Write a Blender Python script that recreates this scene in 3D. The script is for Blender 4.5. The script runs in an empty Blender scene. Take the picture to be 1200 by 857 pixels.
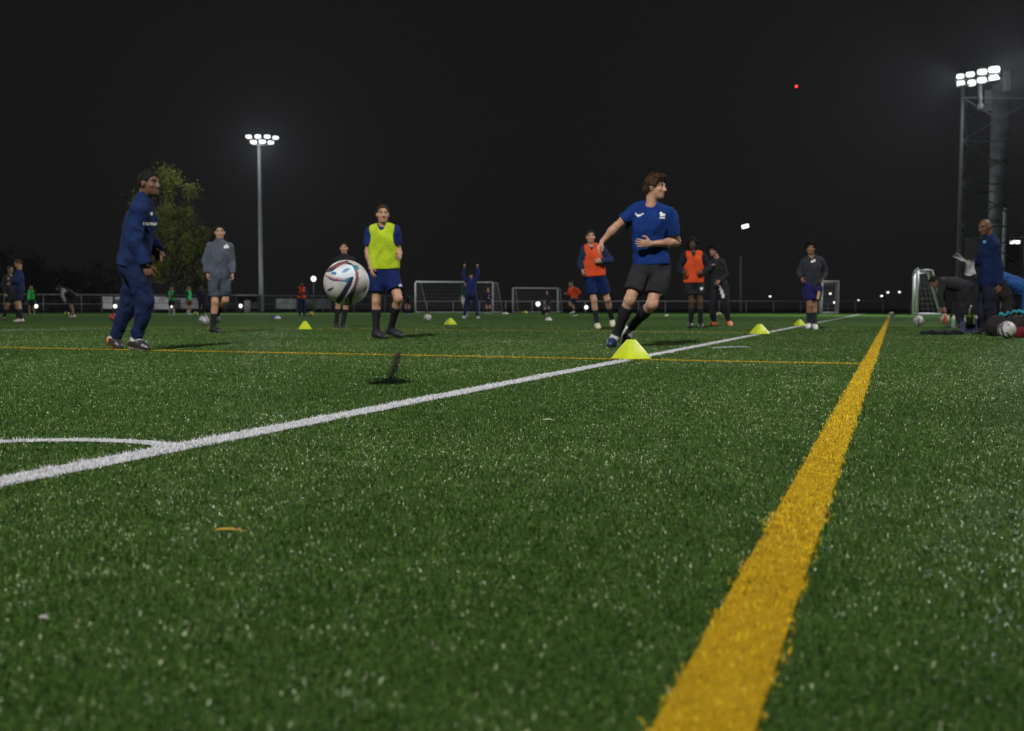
import bpy, math, random
import numpy as np
from mathutils import Vector
from mathutils.bvhtree import BVHTree

random.seed(7)
RNG = np.random.default_rng(11)
SC = bpy.context.scene
COL = SC.collection

# ------------------------------------------------------------------ camera
FPX, HZ, CX, CY = 1160.0, 361.0, 600.0, 428.5
CAM = np.array([0.0, 0.0, 0.41])
TILT = math.atan((CY - HZ) / FPX)
FW = np.array([0, math.cos(TILT), -math.sin(TILT)])
UP = np.array([0, math.sin(TILT), math.cos(TILT)])
RT = np.array([1.0, 0, 0])


def ray(px, py):
    return RT * (px - CX) + UP * (CY - py) + FW * FPX


def at(px, py, Y):
    """world point Y metres down the pitch on the line of sight of a photo position"""
    r = ray(px, py)
    return CAM + r * (Y / r[1])


def gnd(px, py):
    r = ray(px, py)
    return CAM + r * (-CAM[2] / r[2])


def nrm(v):
    v = np.asarray(v, float)
    return v / (np.linalg.norm(v) + 1e-12)


AX = nrm([math.sin(math.radians(21.03)), math.cos(math.radians(21.03)), 0])   # along the touchline
PX = np.array([-AX[1], AX[0], 0])                                             # across the pitch, to the left

# ------------------------------------------------------------------ scene graph helpers


def tag(o, label=None, cat=None, group=None, kind=None):
    if label: o['label'] = label
    if cat: o['category'] = cat
    if group: o['group'] = group
    if kind: o['kind'] = kind
    return o


def empty(name, loc, label, cat, group=None):
    o = bpy.data.objects.new(name, None)
    o.empty_display_size = 0.2
    o.location = [float(v) for v in loc]
    COL.objects.link(o)
    return tag(o, label, cat, group)


def origin(o):
    p = np.zeros(3)
    while o is not None:
        p += np.array(o.location)
        o = o.parent
    return p


def mesh(name, V, F, mat, parent=None, smooth=True, attrs=None, loc=None):
    """one mesh object from numpy arrays in world coordinates; F is a list of index arrays (n,3)/(n,4)"""
    V = np.asarray(V, dtype=np.float32)
    if not isinstance(F, list): F = [F]
    F = [np.asarray(f, dtype=np.int32) for f in F if len(f)]
    base = origin(parent) if parent is not None else np.zeros(3)
    if loc is not None and parent is None: base = np.asarray(loc, float)
    me = bpy.data.meshes.new(name)
    me.vertices.add(len(V))
    me.vertices.foreach_set('co', (V - base.astype(np.float32)).ravel())
    nl = sum(f.size for f in F)
    npoly = sum(len(f) for f in F)
    me.loops.add(nl)
    me.loops.foreach_set('vertex_index', np.concatenate([f.ravel() for f in F]))
    me.polygons.add(npoly)
    tot = np.concatenate([np.full(len(f), f.shape[1], np.int32) for f in F])
    me.polygons.foreach_set('loop_start', np.concatenate([[0], np.cumsum(tot)[:-1]]).astype(np.int32))
    me.polygons.foreach_set('use_smooth', np.full(npoly, bool(smooth)))
    me.update(calc_edges=True)
    if attrs:
        for k, a in attrs.items():
            a = np.asarray(a, dtype=np.float32)
            if a.ndim == 1:
                at_ = me.attributes.new(k, 'FLOAT', 'POINT'); at_.data.foreach_set('value', a)
            else:
                at_ = me.attributes.new(k, 'FLOAT_COLOR', 'POINT')
                c = np.ones((len(a), 4), np.float32); c[:, :3] = a
                at_.data.foreach_set('color', c.ravel())
    if mat is not None: me.materials.append(mat)
    o = bpy.data.objects.new(name, me)
    COL.objects.link(o)
    if parent is not None: o.parent = parent
    elif loc is not None: o.location = [float(v) for v in loc]
    return o


class MB:
    """collects boxes, beams, tubes and lathes into one mesh"""
    def __init__(s): s.V = []; s.Q = []; s.T = []; s.n = 0

    def add(s, V, Q=(), T=()):
        V = np.asarray(V, float)
        s.V.append(V)
        if len(Q): s.Q.append(np.asarray(Q) + s.n)
        if len(T): s.T.append(np.asarray(T) + s.n)
        s.n += len(V)

    def box(s, c, sx, sy, sz, ax=None):
        """c centre; ax 3x3 rows = local axes"""
        ax = np.eye(3) if ax is None else np.asarray(ax)
        c = np.asarray(c, float)
        P = []
        for k in (-1, 1):
            for j in (-1, 1):
                for i in (-1, 1):
                    P.append(c + ax[0] * i * sx / 2 + ax[1] * j * sy / 2 + ax[2] * k * sz / 2)
        s.add(P, [(0, 2, 3, 1), (4, 5, 7, 6), (0, 1, 5, 4), (2, 6, 7, 3), (0, 4, 6, 2), (1, 3, 7, 5)])

    def tube(s, pts, r, n=8, cap=True):
        pts = [np.asarray(p, float) for p in pts]
        rr = r if hasattr(r, '__len__') else [r] * len(pts)
        rings = []
        for i, p in enumerate(pts):
            d = nrm((pts[min(i + 1, len(pts) - 1)] - pts[max(i - 1, 0)]))
            u = np.cross(d, [0, 0, 1.0])
            if np.linalg.norm(u) < 1e-3: u = np.cross(d, [1.0, 0, 0])
            u = nrm(u); w = np.cross(d, u)
            a = np.arange(n) * 2 * math.pi / n + math.pi / n
            rings.append(p + rr[i] * (np.cos(a)[:, None] * u + np.sin(a)[:, None] * w))
        Q = []
        for i in range(len(pts) - 1):
            for j in range(n):
                k = (j + 1) % n
                Q.append((i * n + j, i * n + k, (i + 1) * n + k, (i + 1) * n + j))
        T = []
        V = np.concatenate(rings)
        if cap:
            V = np.concatenate([V, [pts[0], pts[-1]]])
            for j in range(n):
                k = (j + 1) % n
                T.append((len(V) - 2, k, j)); b = (len(pts) - 1) * n
                T.append((len(V) - 1, b + j, b + k))
        s.add(V, Q, T)

    def build(s, name, mat, parent=None, smooth=False, loc=None):
        F = []
        if s.Q: F.append(np.concatenate(s.Q))
        if s.T: F.append(np.concatenate(s.T))
        return mesh(name, np.concatenate(s.V), F, mat, parent, smooth, loc=loc)


# ------------------------------------------------------------------ materials
MATS = {}


def nodes(m):
    m.use_nodes = True
    nt = m.node_tree
    b = nt.nodes['Principled BSDF']
    return nt, b


def mat(name, col, rough=0.6, metal=0.0, var=0.25, scale=6.0, bump=0.0, bscale=60.0, spec=0.5, attr=None, sheen=0.0):
    """principled surface with procedural colour variation and bump"""
    key = (name, tuple(col))
    if key in MATS: return MATS[key]
    m = bpy.data.materials.new(name)
    nt, b = nodes(m)
    L = nt.links.new
    tc = nt.nodes.new('ShaderNodeTexCoord')
    no = nt.nodes.new('ShaderNodeTexNoise'); no.inputs['Scale'].default_value = scale
    no.inputs['Detail'].default_value = 5.0
    L(tc.outputs['Object'], no.inputs['Vector'])
    mr = nt.nodes.new('ShaderNodeMapRange')
    mr.inputs['From Min'].default_value = 0.3; mr.inputs['From Max'].default_value = 0.7
    mr.inputs['To Min'].default_value = 1 - var; mr.inputs['To Max'].default_value = 1 + var
    L(no.outputs['Fac'], mr.inputs['Value'])
    mx = nt.nodes.new('ShaderNodeMix'); mx.data_type = 'RGBA'; mx.blend_type = 'MULTIPLY'
    mx.inputs[0].default_value = 1.0
    if attr:
        an = nt.nodes.new('ShaderNodeAttribute'); an.attribute_name = attr
        L(an.outputs['Color'], mx.inputs[6])
    else:
        mx.inputs[6].default_value = (*col, 1)
    L(mr.outputs[0], mx.inputs[7])
    L(mx.outputs[2], b.inputs['Base Color'])
    b.inputs['Roughness'].default_value = rough
    b.inputs['Metallic'].default_value = metal
    b.inputs['Specular IOR Level'].default_value = spec
    if sheen: b.inputs['Sheen Weight'].default_value = sheen
    if bump:
        n2 = nt.nodes.new('ShaderNodeTexNoise'); n2.inputs['Scale'].default_value = bscale
        n2.inputs['Detail'].default_value = 4
        L(tc.outputs['Object'], n2.inputs['Vector'])
        bp = nt.nodes.new('ShaderNodeBump'); bp.inputs['Strength'].default_value = bump
        bp.inputs['Distance'].default_value = 0.02
        L(n2.outputs['Fac'], bp.inputs['Height']); L(bp.outputs[0], b.inputs['Normal'])
    MATS[key] = m
    return m


def emit(name, col, s):
    key = (name, tuple(col), s)
    if key in MATS: return MATS[key]
    m = bpy.data.materials.new(name)
    nt, b = nodes(m)
    b.inputs['Base Color'].default_value = (0.6, 0.6, 0.6, 1)
    b.inputs['Emission Color'].default_value = (*col, 1)
    b.inputs['Emission Strength'].default_value = s
    MATS[key] = m
    return m


def cloth(col, rough=0.85):
    return mat('fabric', col, rough, var=0.18, scale=9, bump=0.35, bscale=35, spec=0.12)


SKINM = mat('skin', (1, 1, 1), 0.5, var=0.12, scale=14, bump=0.08, bscale=50, spec=0.3, attr='col')
BOOTM = mat('boot_leather', (1, 1, 1), 0.4, var=0.15, scale=14, spec=0.5, attr='col')

# ------------------------------------------------------------------ signed-distance modelling


def vnoise(P, freq, seed):
    """smooth value noise in [-1,1] at points (..,3)"""
    r = np.random.default_rng(seed)
    T = r.uniform(-1, 1, (32, 32, 32)).astype(np.float32)
    q = P * freq + 100.0
    i = np.floor(q).astype(np.int32)
    f = (q - i).astype(np.float32)
    f = f * f * (3 - 2 * f)
    x, y, z = i[..., 0] & 31, i[..., 1] & 31, i[..., 2] & 31
    x1, y1, z1 = (x + 1) & 31, (y + 1) & 31, (z + 1) & 31
    fx, fy, fz = f[..., 0], f[..., 1], f[..., 2]
    a = T[x, y, z] * (1 - fx) + T[x1, y, z] * fx
    b = T[x, y1, z] * (1 - fx) + T[x1, y1, z] * fx
    c = T[x, y, z1] * (1 - fx) + T[x1, y, z1] * fx
    d = T[x, y1, z1] * (1 - fx) + T[x1, y1, z1] * fx
    return (a * (1 - fy) + b * fy) * (1 - fz) + (c * (1 - fy) + d * fy) * fz


class Cap:
    """tapered capsule, flattened by fs along direction fd, optionally clipped by planes (point, outward normal)"""
    def __init__(s, a, b, ra, rb, k=0.02, fd=None, fs=1.0, clip=(), sub=False):
        s.a = np.asarray(a, float); s.b = np.asarray(b, float); s.ra = ra; s.rb = rb; s.k = k
        s.fd = None if fd is None else nrm(fd); s.fs = fs; s.clip = clip; s.sub = sub

    def box(s):
        r = max(s.ra, s.rb)
        return np.minimum(s.a, s.b) - r, np.maximum(s.a, s.b) + r

    def d(s, P):
        ab = s.b - s.a; q = P - s.a
        t = np.clip((q @ ab) / (ab @ ab + 1e-12), 0, 1)
        v = q - t[..., None] * ab
        if s.fd is not None:
            v = v + ((v @ s.fd) * (1 / s.fs - 1))[..., None] * s.fd
        d = np.sqrt((v * v).sum(-1)) - (s.ra + t * (s.rb - s.ra))
        if s.fd is not None: d = d * (0.5 + 0.5 * s.fs)
        for (p, n) in s.clip: d = np.maximum(d, (P - p) @ nrm(n))
        return d


class Ell:
    def __init__(s, c, ax, r, k=0.02, clip=(), sub=False):
        s.c = np.asarray(c, float); s.ax = np.asarray(ax, float); s.r = np.asarray(r, float); s.k = k
        s.clip = clip; s.sub = sub

    def box(s):
        e = np.sqrt(((s.ax.T * s.r) ** 2).sum(1))
        return s.c - e, s.c + e

    def d(s, P):
        q = (P - s.c) @ s.ax.T
        k0 = np.sqrt(((q / s.r) ** 2).sum(-1)); k1 = np.sqrt(((q / s.r ** 2) ** 2).sum(-1)) + 1e-9
        d = k0 * (k0 - 1) / k1
        d = np.where(k0 < 0.05, -s.r.min(), d)
        for (p, n) in s.clip: d = np.maximum(d, (P - p) @ nrm(n))
        return d


def sdf_mesh(prims, h, post=None, pad=0.03):
    adds = [p for p in prims if not p.sub]
    lo = np.min([p.box()[0] for p in adds], 0) - pad - 2 * h
    hi = np.max([p.box()[1] for p in adds], 0) + pad + 2 * h
    n = np.ceil((hi - lo) / h).astype(int) + 1
    F = np.full(n, 0.2, np.float32)
    ax = [lo[i] + h * np.arange(n[i]) for i in range(3)]

    def grid(sl):
        return np.stack(np.meshgrid(ax[0][sl[0]], ax[1][sl[1]], ax[2][sl[2]], indexing='ij'), -1)
    for p in prims:
        b0, b1 = p.box()
        m = p.k + 3 * h + 0.03
        i0 = np.clip(((b0 - m - lo) / h).astype(int), 0, n - 1)
        i1 = np.clip(((b1 + m - lo) / h).astype(int) + 2, 1, n)
        if np.any(i1 <= i0): continue
        sl = tuple(slice(i0[i], i1[i]) for i in range(3))
        d = p.d(grid(sl)).astype(np.float32)
        A = F[sl]
        if p.sub:
            e = np.maximum(p.k - np.abs(A + d), 0) / p.k
            F[sl] = np.maximum(A, -d) + e * e * p.k / 4
        else:
            e = np.maximum(p.k - np.abs(A - d), 0) / p.k
            F[sl] = np.minimum(A, d) - e * e * p.k / 4
    if post is not None:
        near = np.argwhere(np.abs(F) < 0.08)
        i, j, k = near.T
        P = np.stack([ax[0][i], ax[1][j], ax[2][k]], -1)
        F[i, j, k] = post(P, F[i, j, k])
    F[0], F[-1], F[:, 0], F[:, -1], F[:, :, 0], F[:, :, -1] = 1, 1, 1, 1, 1, 1
    return surface_nets(F, lo, h)


def surface_nets(F, lo, h):
    S = F < 0
    nx, ny, nz = F.shape
    cnt = np.zeros((nx - 1, ny - 1, nz - 1), np.int8)
    for a in (0, 1):
        for b in (0, 1):
            for c in (0, 1):
                cnt += S[a:nx - 1 + a, b:ny - 1 + b, c:nz - 1 + c]
    act = (cnt > 0) & (cnt < 8)
    I = np.argwhere(act)
    idx = np.full(act.shape, -1, np.int32)
    idx[act] = np.arange(len(I))
    acc = np.zeros((len(I), 3)); num = np.zeros(len(I))
    corners = [(a, b, c) for a in (0, 1) for b in (0, 1) for c in (0, 1)]
    for ca in corners:
        for axis in range(3):
            if ca[axis]: continue
            cb = list(ca); cb[axis] = 1
            fa = F[I[:, 0] + ca[0], I[:, 1] + ca[1], I[:, 2] + ca[2]]
            fb = F[I[:, 0] + cb[0], I[:, 1] + cb[1], I[:, 2] + cb[2]]
            m = (fa < 0) != (fb < 0)
            t = fa[m] / (fa[m] - fb[m])
            p = np.tile(np.array(ca, float), (m.sum(), 1)); p[:, axis] += t
            acc[m] += p; num[m] += 1
    V = lo + h * (I + acc / num[:, None])
    Q = []
    for axis in range(3):
        u, v = [(1, 2), (2, 0), (0, 1)][axis]
        sl0 = [slice(None)] * 3; sl1 = [slice(None)] * 3
        sl0[axis] = slice(0, -1); sl1[axis] = slice(1, None)
        A, B = S[tuple(sl0)], S[tuple(sl1)]
        E = np.argwhere(A != B)
        E = E[(E[:, u] > 0) & (E[:, v] > 0) & (E[:, u] < F.shape[u] - 1) & (E[:, v] < F.shape[v] - 1)]
        if not len(E): continue
        inside = A[E[:, 0], E[:, 1], E[:, 2]]
        q = []
        for (du, dv) in ((-1, -1), (0, -1), (0, 0), (-1, 0)):
            c = E.copy(); c[:, u] += du; c[:, v] += dv
            q.append(idx[c[:, 0], c[:, 1], c[:, 2]])
        q = np.stack(q, 1)
        q[~inside] = q[~inside][:, ::-1]
        Q.append(q)
    return V, np.concatenate(Q)
# ------------------------------------------------------------------ people
SIDES = ('A', 'B')


def frame(J):
    pel = (J['hipA'] + J['hipB']) / 2; ms = (J['shA'] + J['shB']) / 2
    up = nrm(ms - pel)
    l = J['shB'] - J['shA']; l = nrm(l - up * (l @ up))
    f = np.cross(l, up)
    if f @ J['fwd'] < 0: f = -f
    lp = J['hipB'] - J['hipA']; lp = nrm(lp - up * (lp @ up))
    fp = np.cross(lp, up)
    if fp @ J['fwd'] < 0: fp = -fp
    return pel, ms, up, l, f, lp, fp


def torso(J, s, g=0.0, k=0.05):
    pel, ms, up, l, f, lp, fp = frame(J)
    L = np.linalg.norm(ms - pel)
    A3 = np.array([l, f, up]); P3 = np.array([lp, fp, up])
    mid = (pel + ms) / 2
    am = nrm(l + lp); fm = nrm(f + fp)
    out = [Ell(ms - up * .16 * s, A3, (.160 * s + g, .108 * s + g, .205 * s + g), k * s),
           Ell(ms - up * .11 * s + f * .02 * s, A3, (.15 * s + g, .095 * s + g, .12 * s + g), k * s),
           Ell(pel + (ms - pel) * .36, np.array([am, fm, up]), (.142 * s + g, .098 * s + g, .20 * s + g), k * s),
           Ell(pel + up * .03 * s, P3, (.158 * s + g, .108 * s + g, .13 * s + g), k * s)]
    nk = J['neck']
    for S in SIDES:
        out.append(Cap(nk - up * .01 * s, J['sh' + S] + up * .005 * s, .048 * s + g, .056 * s + g, .04 * s))
        sg = 1 if S == 'B' else -1
        out.append(Ell(pel - up * .04 * s - fp * .055 * s + lp * sg * .07 * s, P3, (.078 * s + g, .07 * s + g, .09 * s + g), .04 * s))
    return out


def hand(J, S, s, h, curl, sprd=1.0):
    wr, el = J['wr' + S], J['el' + S]
    hd = nrm(J['hd' + S]) if 'hd' + S in J else nrm(wr - el)
    td = J.get('th' + S, J['fwd']); td = td - hd * (td @ hd)
    if np.linalg.norm(td) < .2: td = np.cross(hd, [0, 1, 0.3])
    td = nrm(td)
    pn = np.cross(hd, td)
    c = (J['shA'] + J['shB'] + J['hipA'] + J['hipB']) / 4
    if pn @ (c - wr) < 0: pn = -pn
    fr = max(.0088 * s, .62 * h)
    out = [Ell(wr + hd * .048 * s, np.array([hd, td, pn]), (.058 * s, .041 * s, max(.017 * s, .8 * h)), .015)]
    for i, ln in enumerate((.074, .082, .077, .06)):
        b = wr + hd * .082 * s + td * (.031 - .0205 * i) * s * sprd
        c1 = curl * .55 * (1 + .12 * i); c2 = curl * 1.5 * (1 + .1 * i)
        sp = td * (.10 - .07 * i) * sprd
        m = b + nrm(hd * math.cos(c1) + pn * math.sin(c1) + sp) * ln * .5 * s
        e = m + nrm(hd * math.cos(c2) + pn * math.sin(c2) + sp * .5) * ln * .5 * s
        out += [Cap(b, m, fr * 1.05, fr, .006), Cap(m, e, fr, fr * .85, .004)]
    b = wr + hd * .022 * s + td * .03 * s
    m = b + nrm(hd * .7 + td * .75 + pn * .35) * .05 * s
    e = m + nrm(hd * .95 + td * .15 + pn * .4) * .038 * s
    out += [Cap(b, m, fr * 1.35, fr * 1.15, .012), Cap(m, e, fr * 1.15, fr * .95, .005)]
    return out


def foot_geo(J, S, s):
    an, kn, to = J['an' + S], J['kn' + S], J['to' + S]
    sd = nrm(an - kn)
    fd = to - an; fd = nrm(fd - sd * (fd @ sd) * .55)
    heel = an + sd * .05 * s - fd * .035 * s
    fv = nrm(to - heel)
    fl = max(np.linalg.norm(to - heel), .17 * s)
    toe = heel + fv * fl
    un = -sd - fv * (-sd @ fv); un = nrm(un)
    return heel, toe, fv, un, np.cross(fv, un), fl


def foot(J, S, s, g=0.0):
    heel, toe, fv, un, lt, fl = foot_geo(J, S, s)
    cl = [(heel - un * (.034 * s + g * .4), -un)]
    ball = heel + fv * fl * .66
    return [Cap(heel, ball, .034 * s + g, .041 * s + g, .02, clip=cl),
            Cap(ball, toe - fv * .028 * s, .041 * s + g, .027 * s + g, .02, clip=cl),
            Cap(J['an' + S], ball - fv * .02 * s + un * .004 * s, .042 * s + g, .028 * s + g, .03, clip=cl)]


def leg(J, S, s, g=0.0):
    hip, kn, an = J['hip' + S], J['kn' + S], J['an' + S]
    sd = nrm(an - kn)
    back = -J['fwd']; back = back - sd * (back @ sd)
    back = nrm(back)
    bend = nrm(kn - hip) - sd
    if np.linalg.norm(bend) > .15: back = nrm(nrm(-bend + 0) * .0 + back)
    q = kn + (an - kn) * .3 + back * .014 * s
    lt = np.cross(sd, back)
    td = nrm(kn - hip); tb = -J['fwd'] - J['fwd'] * 0; tb = nrm(tb - td * (tb @ td)); tl = np.cross(td, tb)
    return [Cap(hip, kn, .086 * s + g, .056 * s + g, .04 * s),
            Ell(hip + (kn - hip) * .4 - tb * .008 * s, np.array([td, tl, tb]), (.17 * s, .077 * s + g, .077 * s + g), .03 * s),
            Cap(kn, an, .052 * s + g, .037 * s + g, .03 * s),
            Ell(q, np.array([lt, back, sd]), (.053 * s + g, .052 * s + g, .13 * s + g), .03 * s)]


def arm(J, S, s, g=0.0):
    sh, el, wr = J['sh' + S], J['el' + S], J['wr' + S]
    d1 = el - sh; d2 = wr - el
    return [Cap(sh, el, .054 * s + g, .039 * s + g, .035 * s),
            Cap(sh + d1 * .15, sh + d1 * .62, .048 * s + g, .046 * s + g, .03 * s),
            Cap(el, el + d2 * .35, .038 * s + g, .043 * s + g, .03 * s),
            Cap(el + d2 * .3, wr, .043 * s + g, .027 * s + g, .03 * s)]


def headaxes(J):
    f = nrm(J['face']); u = nrm(J.get('hup', np.array([0, 0, 1.0])))
    u = nrm(u - f * (u @ f))
    return np.array([np.cross(f, u), f, u])


def head(J, s):
    H = headaxes(J); c = J['head']
    W = lambda x, y, z: c + (H[0] * x + H[1] * y + H[2] * z) * s
    e = lambda x, y, z, r, k=.02, sub=False: Ell(W(x, y, z), H, np.array(r) * s, k * s, sub=sub)
    out = [e(0, -.012, .025, (.074, .095, .098)), e(0, .03, -.05, (.058, .062, .066), .04),
           e(0, .066, -.094, (.026, .024, .02), .03),
           Cap(W(-.038, .078, .036), W(.038, .078, .036), .013 * s, .013 * s, .018 * s),
           e(-.04, .062, -.022, (.02, .02, .016), .02), e(.04, .062, -.022, (.02, .02, .016), .02)]
    for x in (-1, 1):
        out.append(e(x * .031, .094, .012, (.017, .013, .012), .012, True))
        out.append(e(x * .031, .074, .012, (.0125, .0125, .0115), .004))
        out.append(e(x * .077, -.012, -.004, (.011, .024, .033), .008))
    out += [Cap(W(0, .09, .02), W(0, .108, -.028), .009 * s, .015 * s, .012 * s),
            e(-.012, .095, -.034, (.011, .012, .009), .01), e(.012, .095, -.034, (.011, .012, .009), .01),
            Cap(W(-.017, .084, -.06), W(.017, .084, -.06), .0095 * s, .0095 * s, .008 * s),
            Cap(W(-.014, .083, -.071), W(.014, .083, -.071), .0095 * s, .0095 * s, .008 * s)]
    nk = J['neck']
    out.append(Cap(nk - (c - nk) * .15, c + (H[1] * -.025 + H[2] * -.05) * s, .058 * s, .055 * s, .03 * s))
    return out


HAIRLINE = (np.array([-.12, -.06, -.03, .0, .03, .055, .075, .12]),
            {'short': np.array([-.065, -.055, -.035, .012, .018, .06, .082, .085]),
             'messy': np.array([-.06, -.055, -.03, .005, .012, .05, .068, .07]),
             'long': np.array([-.17, -.17, -.17, -.10, .0, .045, .075, .08])})


def hair(J, s, h, style, seed):
    H = headaxes(J); c = J['head']
    g = {'short': .008, 'messy': .017, 'long': .022}[style] * s
    W = lambda x, y, z: c + (H[0] * x + H[1] * y + H[2] * z) * s
    pr = [Ell(W(0, -.014, .028), H, np.array((.074, .094, .098)) * s + g, .02)]
    if style == 'messy':
        pr += [Ell(W(.01, .05, .105), H, np.array((.06, .055, .028)) * s, .02), Ell(W(-.02, -.02, .125), H, np.array((.06, .06, .022)) * s, .02)]
    if style == 'long':
        for x in (-.075, 0, .075):
            pr.append(Cap(W(x, -.05 if x == 0 else -.02, .02), W(x * 1.1, -.085 if x == 0 else -.03, -.14), .045 * s, .03 * s, .03))
    amp = {'short': .003, 'messy': .019, 'long': .014}[style]

    def post(P, F):
        q = (P - c) @ H.T / s
        F = F + amp * s * (vnoise(q, 38, seed) * .7 + vnoise(q * np.array([1, .45, 1]), 80, seed + 1) * .6)
        hl = np.interp(q[:, 1], HAIRLINE[0], HAIRLINE[1][style]) + .006 * vnoise(q, 60, seed + 2)
        return np.maximum(F, (hl - q[:, 2]) * s * .8)
    return sdf_mesh(pr, h, post)


def strands(J, s, V, Q, style, seed):
    """loose locks standing off the hair mass"""
    r = np.random.default_rng(seed)
    H = headaxes(J); c = J['head']
    n = {'short': 900, 'messy': 2200, 'long': 1800}[style]
    ln = {'short': .012, 'messy': .026, 'long': .06}[style] * s
    P = V[r.integers(0, len(V), n)]
    q = (P - c) @ H.T
    out = q / np.linalg.norm(q, axis=1)[:, None]
    sw = {'short': (0, .2, .1), 'messy': (.25, .75, -.05), 'long': (0, -.2, -1.0)}[style]
    d = out * (.45 if style != 'long' else .25) + np.array(sw) + r.normal(0, .38, (n, 3))
    d = (d / np.linalg.norm(d, axis=1)[:, None]) @ H
    L = ln * r.uniform(.4, 1.2, n)[:, None]
    w = np.cross(d, r.normal(0, 1, (n, 3))); w = w / np.linalg.norm(w, axis=1)[:, None] * .0022 * s
    b = (out @ H)
    m = P + d * L * .5 + b * .1 * L; e = P + d * L - np.array([0, 0, .18]) * L
    S = np.stack([P - w, P + w, m + w * .8, m - w * .8, e + w * .25, e - w * .25], 1).reshape(-1, 3)
    i = len(V) + np.arange(n)[:, None] * 6
    return np.concatenate([V, S]), np.concatenate([Q, i + np.array([[0, 1, 2, 3]]), i + np.array([[3, 2, 4, 5]])])


def wrinkle(amp, seed, f=9.0, stretch=(1, 1, .55), hems=()):
    st = np.array(stretch)

    def post(P, F):
        w = vnoise(P, 4.0, seed + 5)[..., None] * .12
        n = vnoise((P + w) * st, f, seed) + .5 * vnoise((P + w) * st, f * 2.3, seed + 1)
        fade = np.ones(len(P))
        for (hp, hn) in hems: fade = fade * np.clip(np.abs((P - hp) @ nrm(hn)) / .07, .08, 1)
        return F + amp * n * fade
    return post


def ray_decal(parent, V, Q, rows, pxy, cell, m, name, Yref, tilt=0.0, off=.004):
    """bitmap mark pressed on the cloth where the line through a photo position meets it"""
    V = np.asarray(V); bvh = BVHTree.FromPolygons([tuple(v) for v in V], [tuple(int(i) for i in q) for q in Q])
    D = nrm(ray(*pxy)); u = nrm(np.cross(D, [0, 0, 1.0])); v = np.cross(u, D)
    ct, st = math.cos(tilt), math.sin(tilt)
    u, v = u * ct + v * st, v * ct - u * st
    O = CAM + D * (Yref / D[1] - 1.2)
    W, Hh = max(len(r) for r in rows), len(rows)
    vid, VV, QQ = {}, [], []

    def vert(i, j):
        if (i, j) not in vid:
            o = O + u * (i - W / 2) * cell + v * (Hh / 2 - j) * cell
            hit = bvh.ray_cast(Vector(o), Vector(D), 3.0)
            if hit[0] is None: return None
            vid[(i, j)] = len(VV); VV.append(np.array(hit[0]) - D * off)
        return vid[(i, j)]
    for j, r in enumerate(rows):
        for i, ch in enumerate(r):
            if ch != '#': continue
            q = [vert(i, j), vert(i, j + 1), vert(i + 1, j + 1), vert(i + 1, j)]
            if None not in q: QQ.append(q)
    if QQ: return mesh(name, VV, np.array(QQ), m, parent, smooth=False)


WHITE_PRINT = mat('white_print', (.75, .75, .76), .6)


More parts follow.
